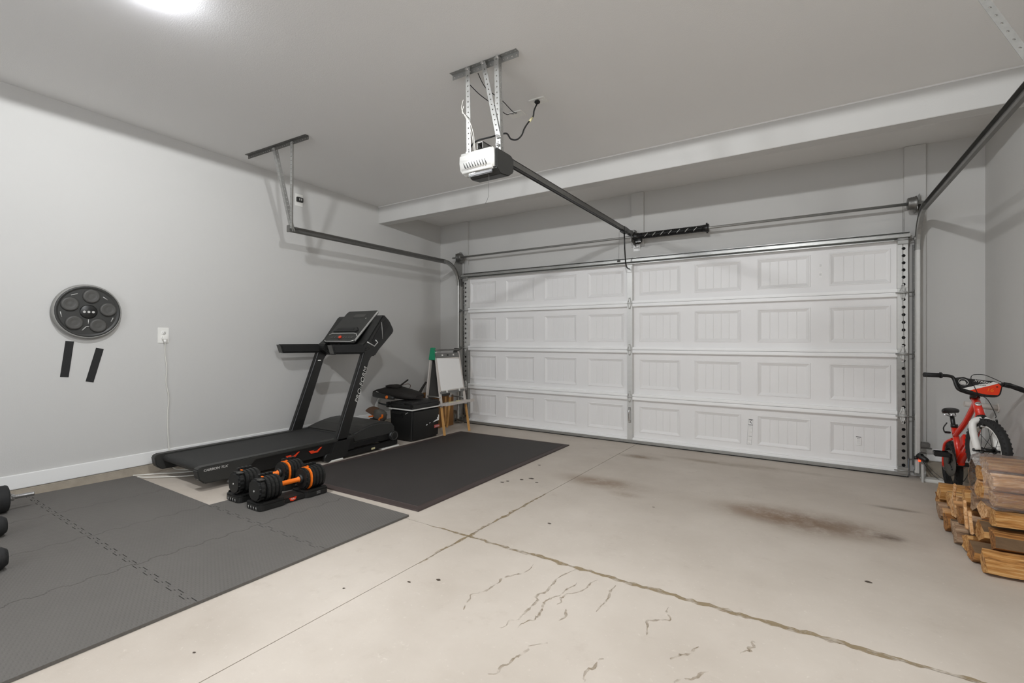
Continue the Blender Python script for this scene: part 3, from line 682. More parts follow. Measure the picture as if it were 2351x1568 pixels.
tube(b, [(-1.75, 4.88, 2.02), (-1.79, 4.87, 1.985)], .0012, 4); lab(obj('release_cord', b, 'greyp', op), 'emergency release cord with small dark handle')
# ceiling outlet boxes and leads
def ceil_plate(x, y, label, plug):
    z = zc(y); t = thing('ceiling_outlet', label, 'outlet', (x, y, z))
    b = new(); box(b, x-.060, x+.060, y-.042, y+.042, z-.008, z+.001, .002); obj('cover_plate', b, 'white', t)
    b = new(); cyl(b, (x-.024, y, z-.0105), (x-.024, y, z-.007), .017, n=16); cyl(b, (x+.024, y, z-.0105), (x+.024, y, z-.007), .017, n=16); obj('socket', b, 'white', t)
    return t
ceil_plate(-1.638, 2.92, 'white ceiling outlet plate with black plug, right of the opener', 1)
ceil_plate(-1.872, 3.00, 'white ceiling plate with two thin black wires, behind the opener struts', 0)
z0 = zc(2.9)-.009
b = new(); box(b, -1.655, -1.620, 2.885, 2.915, z0-.022, z0-.001, .005); tube(b, smooth_path([(-1.637, 2.90, z0-.02), (-1.64, 2.86, 2.80), (-1.632, 2.83, 2.74), (-1.618, 2.74, 2.66), (-1.600, 2.66, 2.585), (-1.585, 2.60, 2.515), (-1.598, 2.56, 2.475), (-1.618, 2.52, 2.47), (-1.622, 2.48, 2.49), (-1.645, 2.44, 2.475), (-1.70, 2.40, 2.455), (-1.765, 2.36, 2.435), (-1.80, 2.34, 2.40), (-1.81, 2.33, 2.355)], 5), .0052, 8)
tag(obj('appliance_cable', b, 'blackr'), 'black power cord drooping from ceiling outlet to the opener', 'cable')
b = new(); tube(b, [(-1.630, 2.815, 2.725), (-1.620, 2.76, 2.675)], .0078, 8); o = obj('cord_tag', b, 'yellab', None); tag(o, 'cream tag wrapped around the black opener cord', 'tag')
b = new()
tube(b, smooth_path([(-1.858, 2.98, zc(2.98)-.006), (-1.85, 2.93, 2.865), (-1.83, 2.85, 2.85), (-1.80, 2.68, 2.84), (-1.80, 2.50, 2.84), (-1.79, 2.40, cz-.02)]), .0028, 6)
tube(b, smooth_path([(-1.885, 2.98, zc(2.98)-.006), (-1.87, 2.90, 2.85), (-1.84, 2.8, 2.80), (-1.81, 2.6, 2.775), (-1.815, 2.45, 2.78), (-1.83, 2.36, 2.81)]), .0028, 6)
tag(obj('wire_pair', b, 'blackr'), 'two thin black wires looping from the opener struts to a ceiling plate', 'wire')
b = new(); tube(b, smooth_path([(-1.845, 2.325, 2.66), (-1.855, 2.32, 2.62), (-1.835, 2.32, 2.60), (-1.79, 2.315, 2.54), (-1.762, 2.315, 2.46), (-1.757, 2.32, 2.39), (-1.757, 2.33, 2.345)]), .0022, 6)
tube(b, smooth_path([(-1.85, 2.325, 2.70), (-1.86, 2.32, 2.65), (-1.84, 2.318, 2.605), (-1.80, 2.312, 2.535), (-1.770, 2.312, 2.45), (-1.764, 2.32, 2.38), (-1.762, 2.33, 2.345)]), .0018, 6)
tag(obj('sensor_wire', b, 'whitec'), 'thin white wire pair curling down the opener strut', 'wire')

# ------------------------------------------------------------------ CEILING LAMPS
M['lamp'] = mat('lamp_diffuser', '#ffffff', .4, emit='#f3f6ff', estr=1.0)
def lamp(x, y, label, en):
    z = zc(y); t = thing('ceiling_light', label, 'lamp', (x, y, z))
    b = new(); lathe(b, [(0, 0), (.075, 0), (.075, -.012), (.058, -.022), (0, -.022)], (x, y, z), (0, 0, 1), 24); obj('base', b, 'white', t)
    b = new(); r = .064; lathe(b, [(.060, -.020), (r*.98, -.030), (r, -.044), (r*.93, -.060), (r*.72, -.076), (r*.4, -.086), (0, -.090)], (x, y, z), (0, 0, 1), 20)
    obj('diffuser', b, M['lamp'], t)
    l = bpy.data.lights.new('ceiling_light_lamp', 'SPOT'); l.spot_size = R(180); l.spot_blend = .008; l.shadow_soft_size = .045; l.energy = en; l.color = (.96, .98, 1.0)
    lo = bpy.data.objects.new('ceiling_light_lamp', l); COL.objects.link(lo); lo.parent = t; lo.location = (0, 0, -.098)
    return t
lamp(LAMPS[0][0], LAMPS[0][1], 'round glowing ceiling lamp at the top left of the picture', LAMP_SPOT[0])
lamp(LAMPS[1][0], LAMPS[1][1], 'round ceiling lamp out of the picture above the camera side', LAMP_SPOT[1])
M['lamp'].node_tree.nodes['Principled BSDF'].inputs['Emission Strength'].default_value = LAMP_POWER

# ------------------------------------------------------------------ LEFT WALL FITTINGS
XW = XL
M['rimgrey'] = mat('rim_grey', '#8b8a86', .4)
# boxing target disc
dc = thing('boxing_target', 'black round boxing target with five pads mounted on the left wall', 'boxing target', (XW, 1.252, 1.392))
DY, DZc = 1.252, 1.392
b = new(); lathe(b, [(.185, .0), (.203, .010), (.206, .028), (.200, .046), (.192, .050), (.185, .030)], (XW+.0005, DY, DZc), (1, 0, 0), 48); lab(obj('rim', b, M['rimgrey'], dc), 'lighter grey rim')
b = new(); lathe(b, [(.196, .046), (.188, .0535), (.178, .051), (.168, .044), (.0, .044)], (XW, DY, DZc), (1, 0, 0), 48); obj('face', b, 'dgrey', dc)
padpos = []
for k in range(5):
    a = R(90-8+72*k); y, z = DY+.118*math.cos(a), DZc+.118*math.sin(a); padpos.append((y, z))
    b = new(); lathe(b, [(.051, .040), (.053, .050), (.050, .058), (.040, .062), (.038, .061), (.030, .064), (.028, .063), (.012, .065), (0, .065)], (XW, y, z), (1, 0, 0), 28); lab(obj('strike_pad', b, 'greyp', dc), 'round strike pad')
b = new(); lathe(b, [(.052, .040), (.052, .050), (.046, .053), (0, .053)], (XW, DY, DZc), (1, 0, 0), 28); c_ = obj('center_badge', b, 'blackm', dc)
for k in (-1, 0, 1):
    b = new(); cyl(b, (XW+.052, DY+.026*k, DZc-.002), (XW+.0545, DY+.026*k, DZc-.002), .0085, n=14); obj('button', b, 'silver', c_)
def wline(p, q, w=.0032):
    b = new(); p, q = Vector((XW+.046, DY+p[0], DZc+p[1])), Vector((XW+.046, DY+q[0], DZc+q[1])); cyl(b, p, q, w, n=4); return b
for p, q in (((-.10, .118), (-.062, .132)), ((.085, .118), (.115, .095)), ((-.158, -.005), (-.150, -.045)), ((.148, -.040), (.135, -.072)), ((.0, -.058), (-.001, -.092)), ((-.038, -.142), (-.012, -.112)), ((-.012, -.112), (.010, -.112)), ((.010, -.112), (.028, -.142))):
    obj('white_line', wline(p, q), 'silver', dc)
for p0, p1, l in (((1.157, 1.170), (1.127, .905), 'black adhesive strip on the wall just below the boxing target, nearer strip'), ((1.332, 1.113), (1.270, .858), 'black adhesive strip on the wall right of and lower than the other strip')):
    b = new(); d = Vector((0, p1[0]-p0[0], p1[1]-p0[1])); s = Vector((0, -d.z, d.y)).normalized()*.024; O = Vector((XW, p0[0], p0[1]))
    fprism(b, [(0, -.024), (d.length, -.024), (d.length, .024), (0, .024)], O, d.normalized(), s.normalized(), (1, 0, 0), .0003, .0025)
    tag(obj('adhesive_strip', b, 'blackr'), l, 'strip', 'black strips under the boxing target')
# outlet with plug and white cable
ot = thing('wall_outlet', 'white wall outlet with white plug, left of the treadmill', 'outlet', (XW, 1.752, 1.216))
b = new(); box(b, XW, XW+.006, 1.712, 1.792, 1.152, 1.283, .002); obj('cover_plate', b, 'white', ot)
for z in (1.238, 1.196):
    b = new(); lathe(b, [(0, .0), (.0175, .0), (.0175, .0085), (0, .0085)], (XW, 1.752, z), (1, 0, 0), 20); s_ = obj('socket', b, 'white', ot)
    b = new()
    for dy, dz, h in ((-.006, .004, .004), (.006, .004, .004), (0, -.008, .002)): box(b, XW+.008, XW+.0092, 1.752+dy-.0010, 1.752+dy+.0010, z+dz-h, z+dz+h)
    obj('slot', b, 'blackpr', s_)
pc = thing('power_cable', 'white plug and power cable hanging from the wall outlet to the floor', 'cable', (XW, 1.755, 1.18))
b = new(); box(b, XW+.009, XW+.040, 1.738, 1.772, 1.178, 1.212, .006); lathe(b, [(.013, 0), (.008, .022), (.0045, .028)], (XW+.026, 1.756, 1.18), (0, 0, -1), 12); obj('plug', b, 'white', pc)
b = new()
tube(b, smooth_path([(XW+.026, 1.756, 1.16), (XW+.012, 1.762, 1.05), (XW+.010, 1.775, .93), (XW+.012, 1.768, .82), (XW+.010, 1.790, .68), (XW+.012, 1.780, .56), (XW+.010, 1.782, .40), (XW+.020, 1.785, .27), (XW+.045, 1.79, .17), (XW+.09, 1.80, .085), (-4.40, 1.90, .078), (-4.2, 2.1, .075)], 6), .0042, 8); obj('cable', b, 'whitec', pc)
b = new(); tube(b, smooth_path([(-4.575, 1.52, .092), (-4.555, 1.60, .082), (-4.50, 1.68, .080), (-4.42, 1.76, .079), (-4.3, 1.95, .075)], 6), .005, 8); tag(obj('floor_cable', b, 'whitec'), 'white cable running from the mat corner under the treadmill rear, nearer the wall', 'cable')
b = new(); tube(b, smooth_path([(-4.50, 1.525, .092), (-4.46, 1.57, .082), (-4.36, 1.66, .080), (-4.25, 1.76, .079), (-4.15, 1.95, .075)], 6), .005, 8); tag(obj('floor_cable', b, 'whitec'), 'white cable on bare concrete beside the foam mat, passing under the treadmill corner', 'cable')
sw = thing('wall_outlet', 'white plate with black outlet high on the left wall near the ceiling', 'outlet', (XW, 3.008, 2.678))
b = new(); box(b, XW, XW+.006, 2.958, 3.048, 2.612, 2.742, .002); obj('cover_plate', b, 'white', sw)
b = new(); box(b, XW+.005, XW+.030, 2.968, 3.040, 2.655, 2.705, .004); lab(obj('receptacle', b, 'dgrey', sw), 'black receptacle')
b = new(); box(b, XW+.030, XW+.032, 2.988, 3.000, 2.668, 2.692, .001); box(b, XW+.030, XW+.032, 3.010, 3.022, 2.668, 2.692, .001); obj('slot', b, 'silver', sw)

# ------------------------------------------------------------------ FOAM MAT of interlocking tiles
fm = thing('foam_mat', 'grey interlocking foam mat covering the floor beside the left wall', 'mat', (-3.36, .6, fz(.6)))
TS, TH = .61, .013
def teeth(p0, p1, sgn, n=10, depth=.022, gp=.0017):
    """points from p0 towards p1 (p1 left out) with dovetail teeth, offset to side sgn"""
    p0, p1 = Vector(p0), Vector(p1); d = (p1-p0); L = d.length; d.normalize(); s = Vector((d.y, -d.x)); o = [p0+s*(-gp)]
    w = L/(n+.0)
    for k in range(n):
        a = w*k; up = k % 2 == 0
        q = depth/2*(1 if up else -1)*sgn
        x0_, x1_ = a+w*.12, a+w*.88
        if k == 0: o.append(p0+d*(x0_)+s*(-gp))
        f = w*.10
        o += [p0+d*(x0_+(-f if 0 else f*.0))+s*(q*.0-gp), p0+d*(x0_-f*.6+.0)+s*(q-gp), p0+d*(x1_+f*.6)+s*(q-gp), p0+d*(x1_)+s*(-gp)]
    return o
def tile(ix, iy, nb, dx=0, dy=0):
    x0, y0 = -4.58+TS*ix+dx, .92+TS*iy+dy; x1, y1 = x0+TS, y0+TS
    c = [(x0, y0), (x1, y0), (x1, y1), (x0, y1)]; pts = []
    sg = {'S': -1, 'E': 1, 'N': 1, 'W': -1}; ks = 'SENW'
    for k in range(4):
        a, b_ = c[k], c[(k+1) % 4]; has = nb[k]
        if has:
            if ks[k] in 'SE': P = teeth(a, b_, 1 if ks[k] == 'E' else 1)
            else:
                P = teeth(b_, a, 1); P = None
                d = Vector(b_)-Vector(a)
                Q = teeth(b_, a, 1, gp=-.0017); Q = Q[::-1]; P = [Vector(a)]+Q[:-1]
            pts += P[0:] if ks[k] in 'SE' else P
        else: pts.append(Vector(a))
    # drop near duplicates
    o = []
    for p in pts:
        p = Vector((p[0], p[1]))
        if not o or (p-o[-1]).length > 1e-4: o.append(p)
    if (o[0]-o[-1]).length < 1e-4: o.pop()
    b = new(); A = [b.verts.new((p.x, p.y, fz(p.y)+.0008)) for p in o]; B = [b.verts.new((p.x, p.y, fz(p.y)+TH)) for p in o]; n = len(o)
    b.faces.new(A[::-1]); b.faces.new(B)
    for i in range(n): b.faces.new((A[i], A[(i+1) % n], B[(i+1) % n], B[i]))
    obj('tile', b, 'foam', fm)
present = {(ix, iy) for ix in range(4) for iy in range(-4, 2) if not (iy == 1 and ix < 2)}
for ix, iy in sorted(present):
    nb = [(ix, iy-1) in present, (ix+1, iy) in present, (ix, iy+1) in present, (ix-1, iy) in present]
    tile(ix, iy, nb, dx=.0)

# ------------------------------------------------------------------ RUBBER MAT
rm = thing('rubber_mat', 'black rubber equipment mat with raised rim in front of the treadmill', 'mat', (-2.95, 3.45, fz(3.45)))
cs = [Vector(p) for p in ((-2.150, 2.235), (-2.232, 4.675), (-3.715, 4.618), (-3.655, 2.19))]
def inset(k, d):
    c = sum(cs, Vector((0, 0)))/4; o = []
    for i in range(4):
        p, a, q = cs[i], cs[i-1], cs[(i+1) % 4]; o.append(p+(a-p).normalized()*d+(q-p).normalized()*d)
    return o
def ring(b, P, z): return [b.verts.new((p.x, p.y, fz(p.y)+z)) for p in P]
b = new(); r0 = ring(b, cs, .0008); r1 = ring(b, inset(0, .004), .010); r2 = ring(b, inset(0, .042), .010); r3 = ring(b, inset(0, .047), .0075)
r4 = ring(b, inset(0, .056), .0075); r5 = ring(b, inset(0, .060), .0105)
for A, B in ((r0, r1), (r1, r2), (r2, r3), (r3, r4), (r4, r5)):
    for i in range(4): b.faces.new((A[i], A[(i+1) % 4], B[(i+1) % 4], B[i]))
b.faces.new(r0[::-1]); lab(obj('rim', b, 'rubrim', rm), 'brownish raised rim')
b = new(); r = ring(b, inset(0, .060), .0105); b.faces.new(r); obj('surface', b, 'rubmat', rm)

# ------------------------------------------------------------------ TREADMILL
tm = thing('treadmill', 'black treadmill with orange accents standing against the left wall', 'treadmill', (-4.11, 2.6, fz(2.6)))
XA, XB = -4.505, -3.72       # outer sides
def side(x0, x1):
    b = new(); prism(b, [(1.615, .235), (1.625, .165), (1.665, .128), (1.945, .120), (2.035, .224), (3.02, .224), (3.04, .250), (1.64, .254)], 'yz', x0, x1, bev=.007); return b
obj('foot_rail', side(XB-.072, XB), 'dgrey', tm); obj('foot_rail', side(XA, XA+.072), 'dgrey', tm)
b = new(); box(b, XB-.060, XB-.016, 1.98, 3.0, .118, .226, .003); box(b, XA+.016, XA+.060, 1.98, 3.0, .118, .226, .003); box(b, XA+.06, XB-.06, 1.95, 3.0, .15, .215); obj('deck_frame', b, 'blackm', tm)
b = new(); P = [(3.04, .243), (1.70, .243)]+[(1.70+.028*math.cos(t), .215+.028*math.sin(t)) for t in [math.pi/2+math.pi*i/8 for i in range(1, 9)]]+[(3.04, .187)]
prism(b, P, 'yz', XA+.074, XB-.074); obj('running_belt', b, 'belt', tm)
b = new(); box(b, XA+.072, XB-.072, 1.735, 1.76, .15, .19, .004); obj('rear_crossbar', b, 'blackm', tm)
b = new()
for y0, y1 in ((2.292, 2.42), (2.508, 2.640)):
    for t_ in (0,):
        dz_ = .016 if y0 < 2.4 else .014
        pz = [(y, z+dz_+.004) for y, z in [(y0, .176), (y0+.022, .150), (y1-.045, .150), (y1, .190), (y1-.012, .190), (y1-.035, .176), (y1-.055, .166), (y0+.055, .166), (y0+.045, .176)]]
        prism(b, pz, 'yz', XB-.011, XB-.004, bev=.001)
    cyl(b, (XB-.010, (y0+y1)/2, .175), (XB-.006, (y0+y1)/2, .175), .003, n=6)
lab(obj('cushion_clip', b, 'redor', tm), 'orange deck cushion clips')
b = new()
for y0, y1 in ((2.325, 2.385), (2.545, 2.60)): box(b, XB-.013, XB-.007, y0, y1, .184, .206, .002)
obj('cushion', b, 'blackpr', tm)
text('deck_lettering', 'CARBON TLX', .024, (XB+.0012, 1.738, .226), (0, 1, -.01), (0, 0, 1), 'silver', tm, .0006, .25, 1.12, offset=.0006)
b = new(); fprism(b, [(-.014, -.014), (.014, -.014), (.014, .014), (-.014, .014)], (XB-.036, 1.628, .178), (1, 0, 0), (0, -.25, .97), (0, -1, 0), -.004, .003); fb = lab(obj('badge', b, 'silver', tm), 'small silver square badge')
b = new(); fprism(b, [(-.010, -.011), (-.006, -.011), (-.006, -.002), (.006, -.011), (.011, -.011), (0, 0), (.010, .010), (.005, .010), (-.006, .002), (-.006, .010), (-.010, .010)], (XB-.036, 1.6245, .178), (1, 0, 0), (0, -.25, .97), (0, -1, 0), -.001, .002); obj('badge_mark', b, 'blackpr', fb)
# motor hood
b = new()
prof = [(2.97, .255), (3.02, .272), (3.12, .300), (3.24, .322), (3.36, .328), (3.46, .312), (3.53, .275), (3.545, .225), (3.52, .17), (3.0, .17)]
prism(b, prof, 'yz', XA+.03, XB-.02, bev=.018, seg=3); lab(obj('motor_hood', b, 'dgrey', tm, shade=False), 'rounded motor hood')
b = new(); box(b, XB-.22, XB-.08, 3.08, 3.20, .295, .302, .002, rot=Matrix.Rotation(R(13), 4, 'X')); lab(obj('hood_label', b, 'greyp', tm), 'grey warning label on the hood')
b = new(); prism(b, [(3.00, .17), (3.50, .17), (3.50, .125), (3.0, .125)], 'yz', XA+.05, XB-.03); obj('motor_frame', b, 'blackm', tm)
# ground frame, feet, wheels
b = new()
for x0, x1 in ((XB-.05, XB-.005), (XA+.005, XA+.05)): box(b, x0, x1, 2.70, 3.56, .060, .110, .006)
box(b, XA+.02, XB-.02, 3.50, 3.55, .06, .105, .005); obj('base_frame', b, 'blackm', tm)
b = new(); box(b, XB-.002, XB+.001, 3.20, 3.245, .070, .088); lab(obj('rating_label', b, 'yellab', tm), 'small cream label')
for x in (XB-.03, XA+.03):
    b = new(); cyl(b, (x-.035, 3.50, .160), (x+.040, 3.50, .160), .052, n=24); cyl(b, (x+.040, 3.50, .160), (x+.043, 3.50, .160), .022, n=16); obj('transport_wheel', b, 'blackp', tm)
    b = new(); tube(b, [(x+.041, 3.50+.040*math.cos(t), .160+.040*math.sin(t)) for t in [2*math.pi*i/20 for i in range(20)]], .003, 6, closed=True); obj('wheel_trim', b, 'greyp', tm)
    b = new(); box(b, x-.04, x+.042, 2.70, 2.86, fz(2.75)+.001, fz(2.75)+.016, .006); lab(obj('floor_pad', b, 'white', tm), 'white floor pad')
    b = new(); box(b, x-.04, x+.035, 3.34, 3.58, fz(3.4)+.001, fz(3.4)+.016, .006); obj('floor_pad', b, 'white', tm)
for x in (-3.83, XA+.11):
    b = new(); cyl(b, (x, 1.93, fz(1.93)+.001), (x, 1.93, fz(1.93)+.018), .052, .046, n=24); lab(obj('rear_foot', b, 'white', tm), 'white round rear foot pad')
    b = new(); cyl(b, (x, 1.93, fz(1.93)+.018), (x, 1.93, .16), .03, n=16); obj('foot_post', b, 'blackm', tm)
# uprights with handrails
def upright(x0, x1):
    b = new(); prism(b, [(2.752, .14), (2.885, .14), (3.185, .98), (3.235, 1.03), (3.19, 1.10), (3.11, 1.08), (3.075, .98)], 'yz', x0, x1, bev=.014, seg=3)
    return obj('upright', b, 'blackm', tm)
ur = upright(XB-.06, XB); ul = upright(XA, XA+.06)
for x0, x1 in ((XB-.072, XB+.006), (XA-.006, XA+.072)):
    b = new(); prism(b, [(2.690, .062), (2.905, .062), (2.955, .235), (2.775, .235)], 'yz', x0, x1, bev=.012); obj('upright_boot', b, 'blackp', tm)
b = new(); cyl(b, (XB-.03, 2.70, .095), (XB+.008, 2.70, .095), .038, n=20); obj('pivot_cover', b, 'blackp', tm)
text('upright_lettering', 'PRO-FORM', .060, (XB+.0014, 3.072, .735), (0, .345, 1.0), (0, -1, .345), 'white', tm, .0008, .18, 1.22, offset=-.0010)
b = new(); fprism(b, [(-.017, -.006), (.017, -.006), (.017, .006), (-.017, .006)], (XA+.0615, 3.115, .955), (0, 1, 0), (0, 0, 1), (1, 0, 0), -.001, .0015); lab(obj('height_mark', b, 'white', tm), 'small white mark')
def rail(x0, x1, y0):
    b = new(); prism(b, [(y0, 1.132), (y0+.030, 1.042), (3.13, 1.036), (3.13, 1.130)], 'yz', x0, x1, bev=.016, seg=3); h = obj('handrail', b, 'blackr', tm)
    b = new(); prism(b, [(y0-.003, 1.128), (y0+.026, 1.046), (y0+.030, 1.046), (y0+.004, 1.128)], 'yz', x0+.006, x1-.006, bev=.001); lab(obj('end_cap', b, 'greyp', h), 'grey end cap')
rail(XB-.066, XB+.004, 2.735); rail(XA-.004, XA+.066, 2.672)
# console
CU = Vector((1, 0, 0)); CV = Vector((0, .325, .335)).normalized(); CW = CU.cross(CV)   # CW points back to the runner: (0,-,+)
CO = Vector((-4.11, 3.10, 1.152)); Lc = .467
b = new(); w = .245
fprism(b, [(-w+.01, 0), (w-.01, 0), (w, .02), (w, Lc-.02), (w-.02, Lc), (-w+.02, Lc), (-w, Lc-.02), (-w, .02)], CO, CU, CV, CW, -.018, .006, bev=.004); pn = lab(obj('console_panel', b, 'dgrey', tm), 'tilted console panel')
b = new()
for s_ in (w-.004,): fprism(b, [(s_, .02), (s_+.006, .02), (s_+.006, Lc-.02), (s_, Lc-.02)], CO, CU, CV, CW, -.006, .009)
tube(b, [CO+CU*u+CV*v+CW*.008 for u, v in [(-w+.02, .015), (-w+.04, .003), (w-.05, .003), (w-.01, .02)]], .005, 6)
tube(b, [CO+CU*u+CV*v+CW*.008 for u, v in [(-w+.015, .100), (-w+.05, .122), (w-.10, .122), (w-.05, .112), (w-.012, .078)]], .0042, 6)
obj('silver_trim', b, 'silver', pn)
b = new(); fprism(b, [(-.075, .365), (.105, .365), (.105, .41), (-.075, .41)], CO, CU, CV, CW, .006, .008); lab(obj('display', b, 'greyp', pn), 'grey display window')
b = new(); fprism(b, [(-.20, .135), (.17, .135), (.19, .16), (.14, .205), (-.13, .205), (-.17, .17)], CO, CU, CV, CW, .004, .020, bev=.005); obj('device_shelf', b, 'blackp', pn)
b = new(); fprism(b, [(-.15, .155), (.12, .155), (.12, .18), (-.15, .18)], CO, CU, CV, CW, .019, .0215); obj('speaker_slot', b, 'blackpr', pn)
for k in range(8):
    u = -.15+.045*k
    if k == 3: continue
    b = new(); fprism(b, [(u-.014, .050), (u+.014, .050), (u+.018, .070), (u-.010, .070)], CO, CU, CV, CW, .006, .009); obj('key', b, 'greyp', pn)
b = new(); cyl(b, CO+CU*-.012+CV*.060+CW*.005, CO+CU*-.012+CV*.060+CW*.020, .017, n=18); lab(obj('safety_key', b, 'redor', pn), 'orange round safety key')
b = new(); p0 = CO+CU*-.012+CV*.050+CW*.018; tube(b, smooth_path([p0, p0+Vector((0, -.01, -.03)), p0+Vector((.003, -.004, -.07)), p0+Vector((.0, -.002, -.095))], 4), .003, 6); box(b, p0.x-.010, p0.x+.010, p0.y-.008, p0.y+.004, p0.z-.125, p0.z-.09, .004); obj('safety_cord', b, 'blackpr', pn)
b = new(); cyl(b, CO+CU*.145+CV*.345+CW*.006, CO+CU*.145+CV*.345+CW*.008, .006, n=12); obj('power_mark', b, 'silver', pn)
# console housing: two side wings and a back
wing = [(3.19, 1.015), (3.10, 1.07), (3.115, 1.125), (3.18, 1.175), (3.37, 1.425), (3.395, 1.437), (3.47, 1.375), (3.525, 1.285), (3.52, 1.255), (3.375, 1.12), (3.33, 1.08), (3.27, 1.01)]
for x0, x1 in ((-3.87, -3.745), (-4.475, -4.35)):
    b = new(); prism(b, wing, 'yz', x0, x1, bev=.010); obj('console_wing', b, 'blackp', tm)
b = new(); prism(b, [(3.16, 1.13), (3.40, 1.42), (3.47, 1.37), (3.51, 1.28), (3.33, 1.15), (3.22, 1.10)], 'yz', -4.37, -3.85, bev=.01); obj('console_body', b, 'blackp', tm)
b = new(); prism(b, [(3.225, 1.165), (3.355, 1.345), (3.41, 1.385), (3.455, 1.325), (3.34, 1.17), (3.28, 1.125)], 'yz', -3.747, -3.742); obj('wing_inset', b, 'blackpr', tm)
b = new(); X_ = -3.7415
tube(b, [(X_, 3.165, 1.155), (X_, 3.255, 1.110), (X_, 3.300, 1.150), (X_, 3.270, 1.175)], .0065, 4); tube(b, [(X_, 3.365, 1.185), (X_, 3.352, 1.36)], .0028, 4); lab(obj('wing_print', b, 'silver', tm), 'silver angular print')
b = new(); prism(b, [(3.13, 1.075), (3.19, 1.13), (3.23, 1.12), (3.20, 1.055)], 'yz', XA+.06, XB-.06, bev=.010); obj('pulse_bar', b, 'blackp', tm)
b = new(); tube(b, smooth_path([(XA+.03, 3.13, 1.09), (XA+.08, 3.17, 1.125), (XA+.14, 3.20, 1.18), (-4.34, 3.25, 1.25)], 4), .026, 10); obj('console_arm', b, 'blackp', tm)
b = new(); tube(b, smooth_path([(XB-.03, 3.16, 1.06), (XB-.06, 3.20, 1.12), (-3.80, 3.24, 1.20)], 4), .030, 10); obj('console_arm', b, 'blackp', tm)

# ------------------------------------------------------------------ ADJUSTABLE DUMBBELLS on cradles
def cradle(x, y0, label):
    z = fz(y0+.25)+TH+.001; t = thing('dumbbell_cradle', label, 'dumbbell cradle', (x, y0+.25, z), 'dumbbell cradles')
    def rr(hw, ya, yb, r=.03, n=4):
        o = []
        for cx, cy, a0 in ((hw-r, yb-r, 0), (-hw+r, yb-r, 90), (-hw+r, ya+r, 180), (hw-r, ya+r, 270)):
            for k in range(n+1): a = R(a0+90*k/n); o.append((x+cx+r*math.cos(a), cy+r*math.sin(a)))
        return o
    for ya, yb in ((y0, y0+.185), (y0+.32, y0+.505)):
        b = new(); prism(b, rr(.089, ya, yb), 'xy', z, z+.040, bev=.004); prism(b, rr(.089, ya, yb), 'xy', z+.040, z+.044, bev=.0015)
        # raised lip: ring of four walls
        for q in ((x-.089, x-.081, ya+.02, yb-.02), (x+.081, x+.089, ya+.02, yb-.02)): box(b, q[0], q[1], q[2], q[3], z+.04, z+.056, .005)
        obj('end_tray', b, 'blackp', t)
    b = new(); box(b, x-.072, x+.072, y0+.17, y0+.335, z+.002, z+.034, .006); obj('bridge', b, 'blackp', t)
    b = new()
    for k in range(4): box(b, x-.048+.030*k-.009, x-.048+.030*k+.009, y0-.0015, y0+.004, z+.006, z+.024, .001)
    obj('vent_notch', b, 'blackpr', t)
    b = new()
    for k in range(4): tube(b, [(x-.048+.030*k+.010, y0-.003, z+.008), (x-.048+.030*k+.006, y0-.003, z+.025)], .0016, 4)
    obj('notch_edge', b, 'silver', t)
    b = new(); fprism(b, [(-.026, .010), (.026, .012), (.020, -.006), (.0, -.012), (-.018, -.008)], (x+.0735, y0+.235, z+.020), (0, 1, 0), (0, 0, 1), (1, 0, 0), -.003, .001); lg = lab(obj('logo', b, 'redpr', t), 'red logo sticker')
    text('logo_text', 'FitRx', .015, (x+.0752, y0+.235, z+.0215), (0, 1, 0), (0, 0, 1), 'white', lg, .0003)
    b = new()
    for k in range(3): fprism(b, [(-.015, -.010+.007*k), (.015, -.010+.007*k), (.015, -.009+.007*k), (-.015, -.009+.007*k)], (x+.0895, y0+.42, z+.026), (0, 1, 0), (0, 0, 1), (1, 0, 0), -.001, .0006)
    obj('spec_print', b, 'silver', t)
    t.rotation_euler.x = -.02
    return t
def plate_poly(r, n=16):
    o = []
    for k in range(n):
        a = 2*math.pi*(k+.5)/n; x, z = r*math.cos(a), r*math.sin(a)
        z = max(min(z, r*.93), -r*.93); x = max(min(x, r*.93), -r*.93); o.append((x, z))
    return o
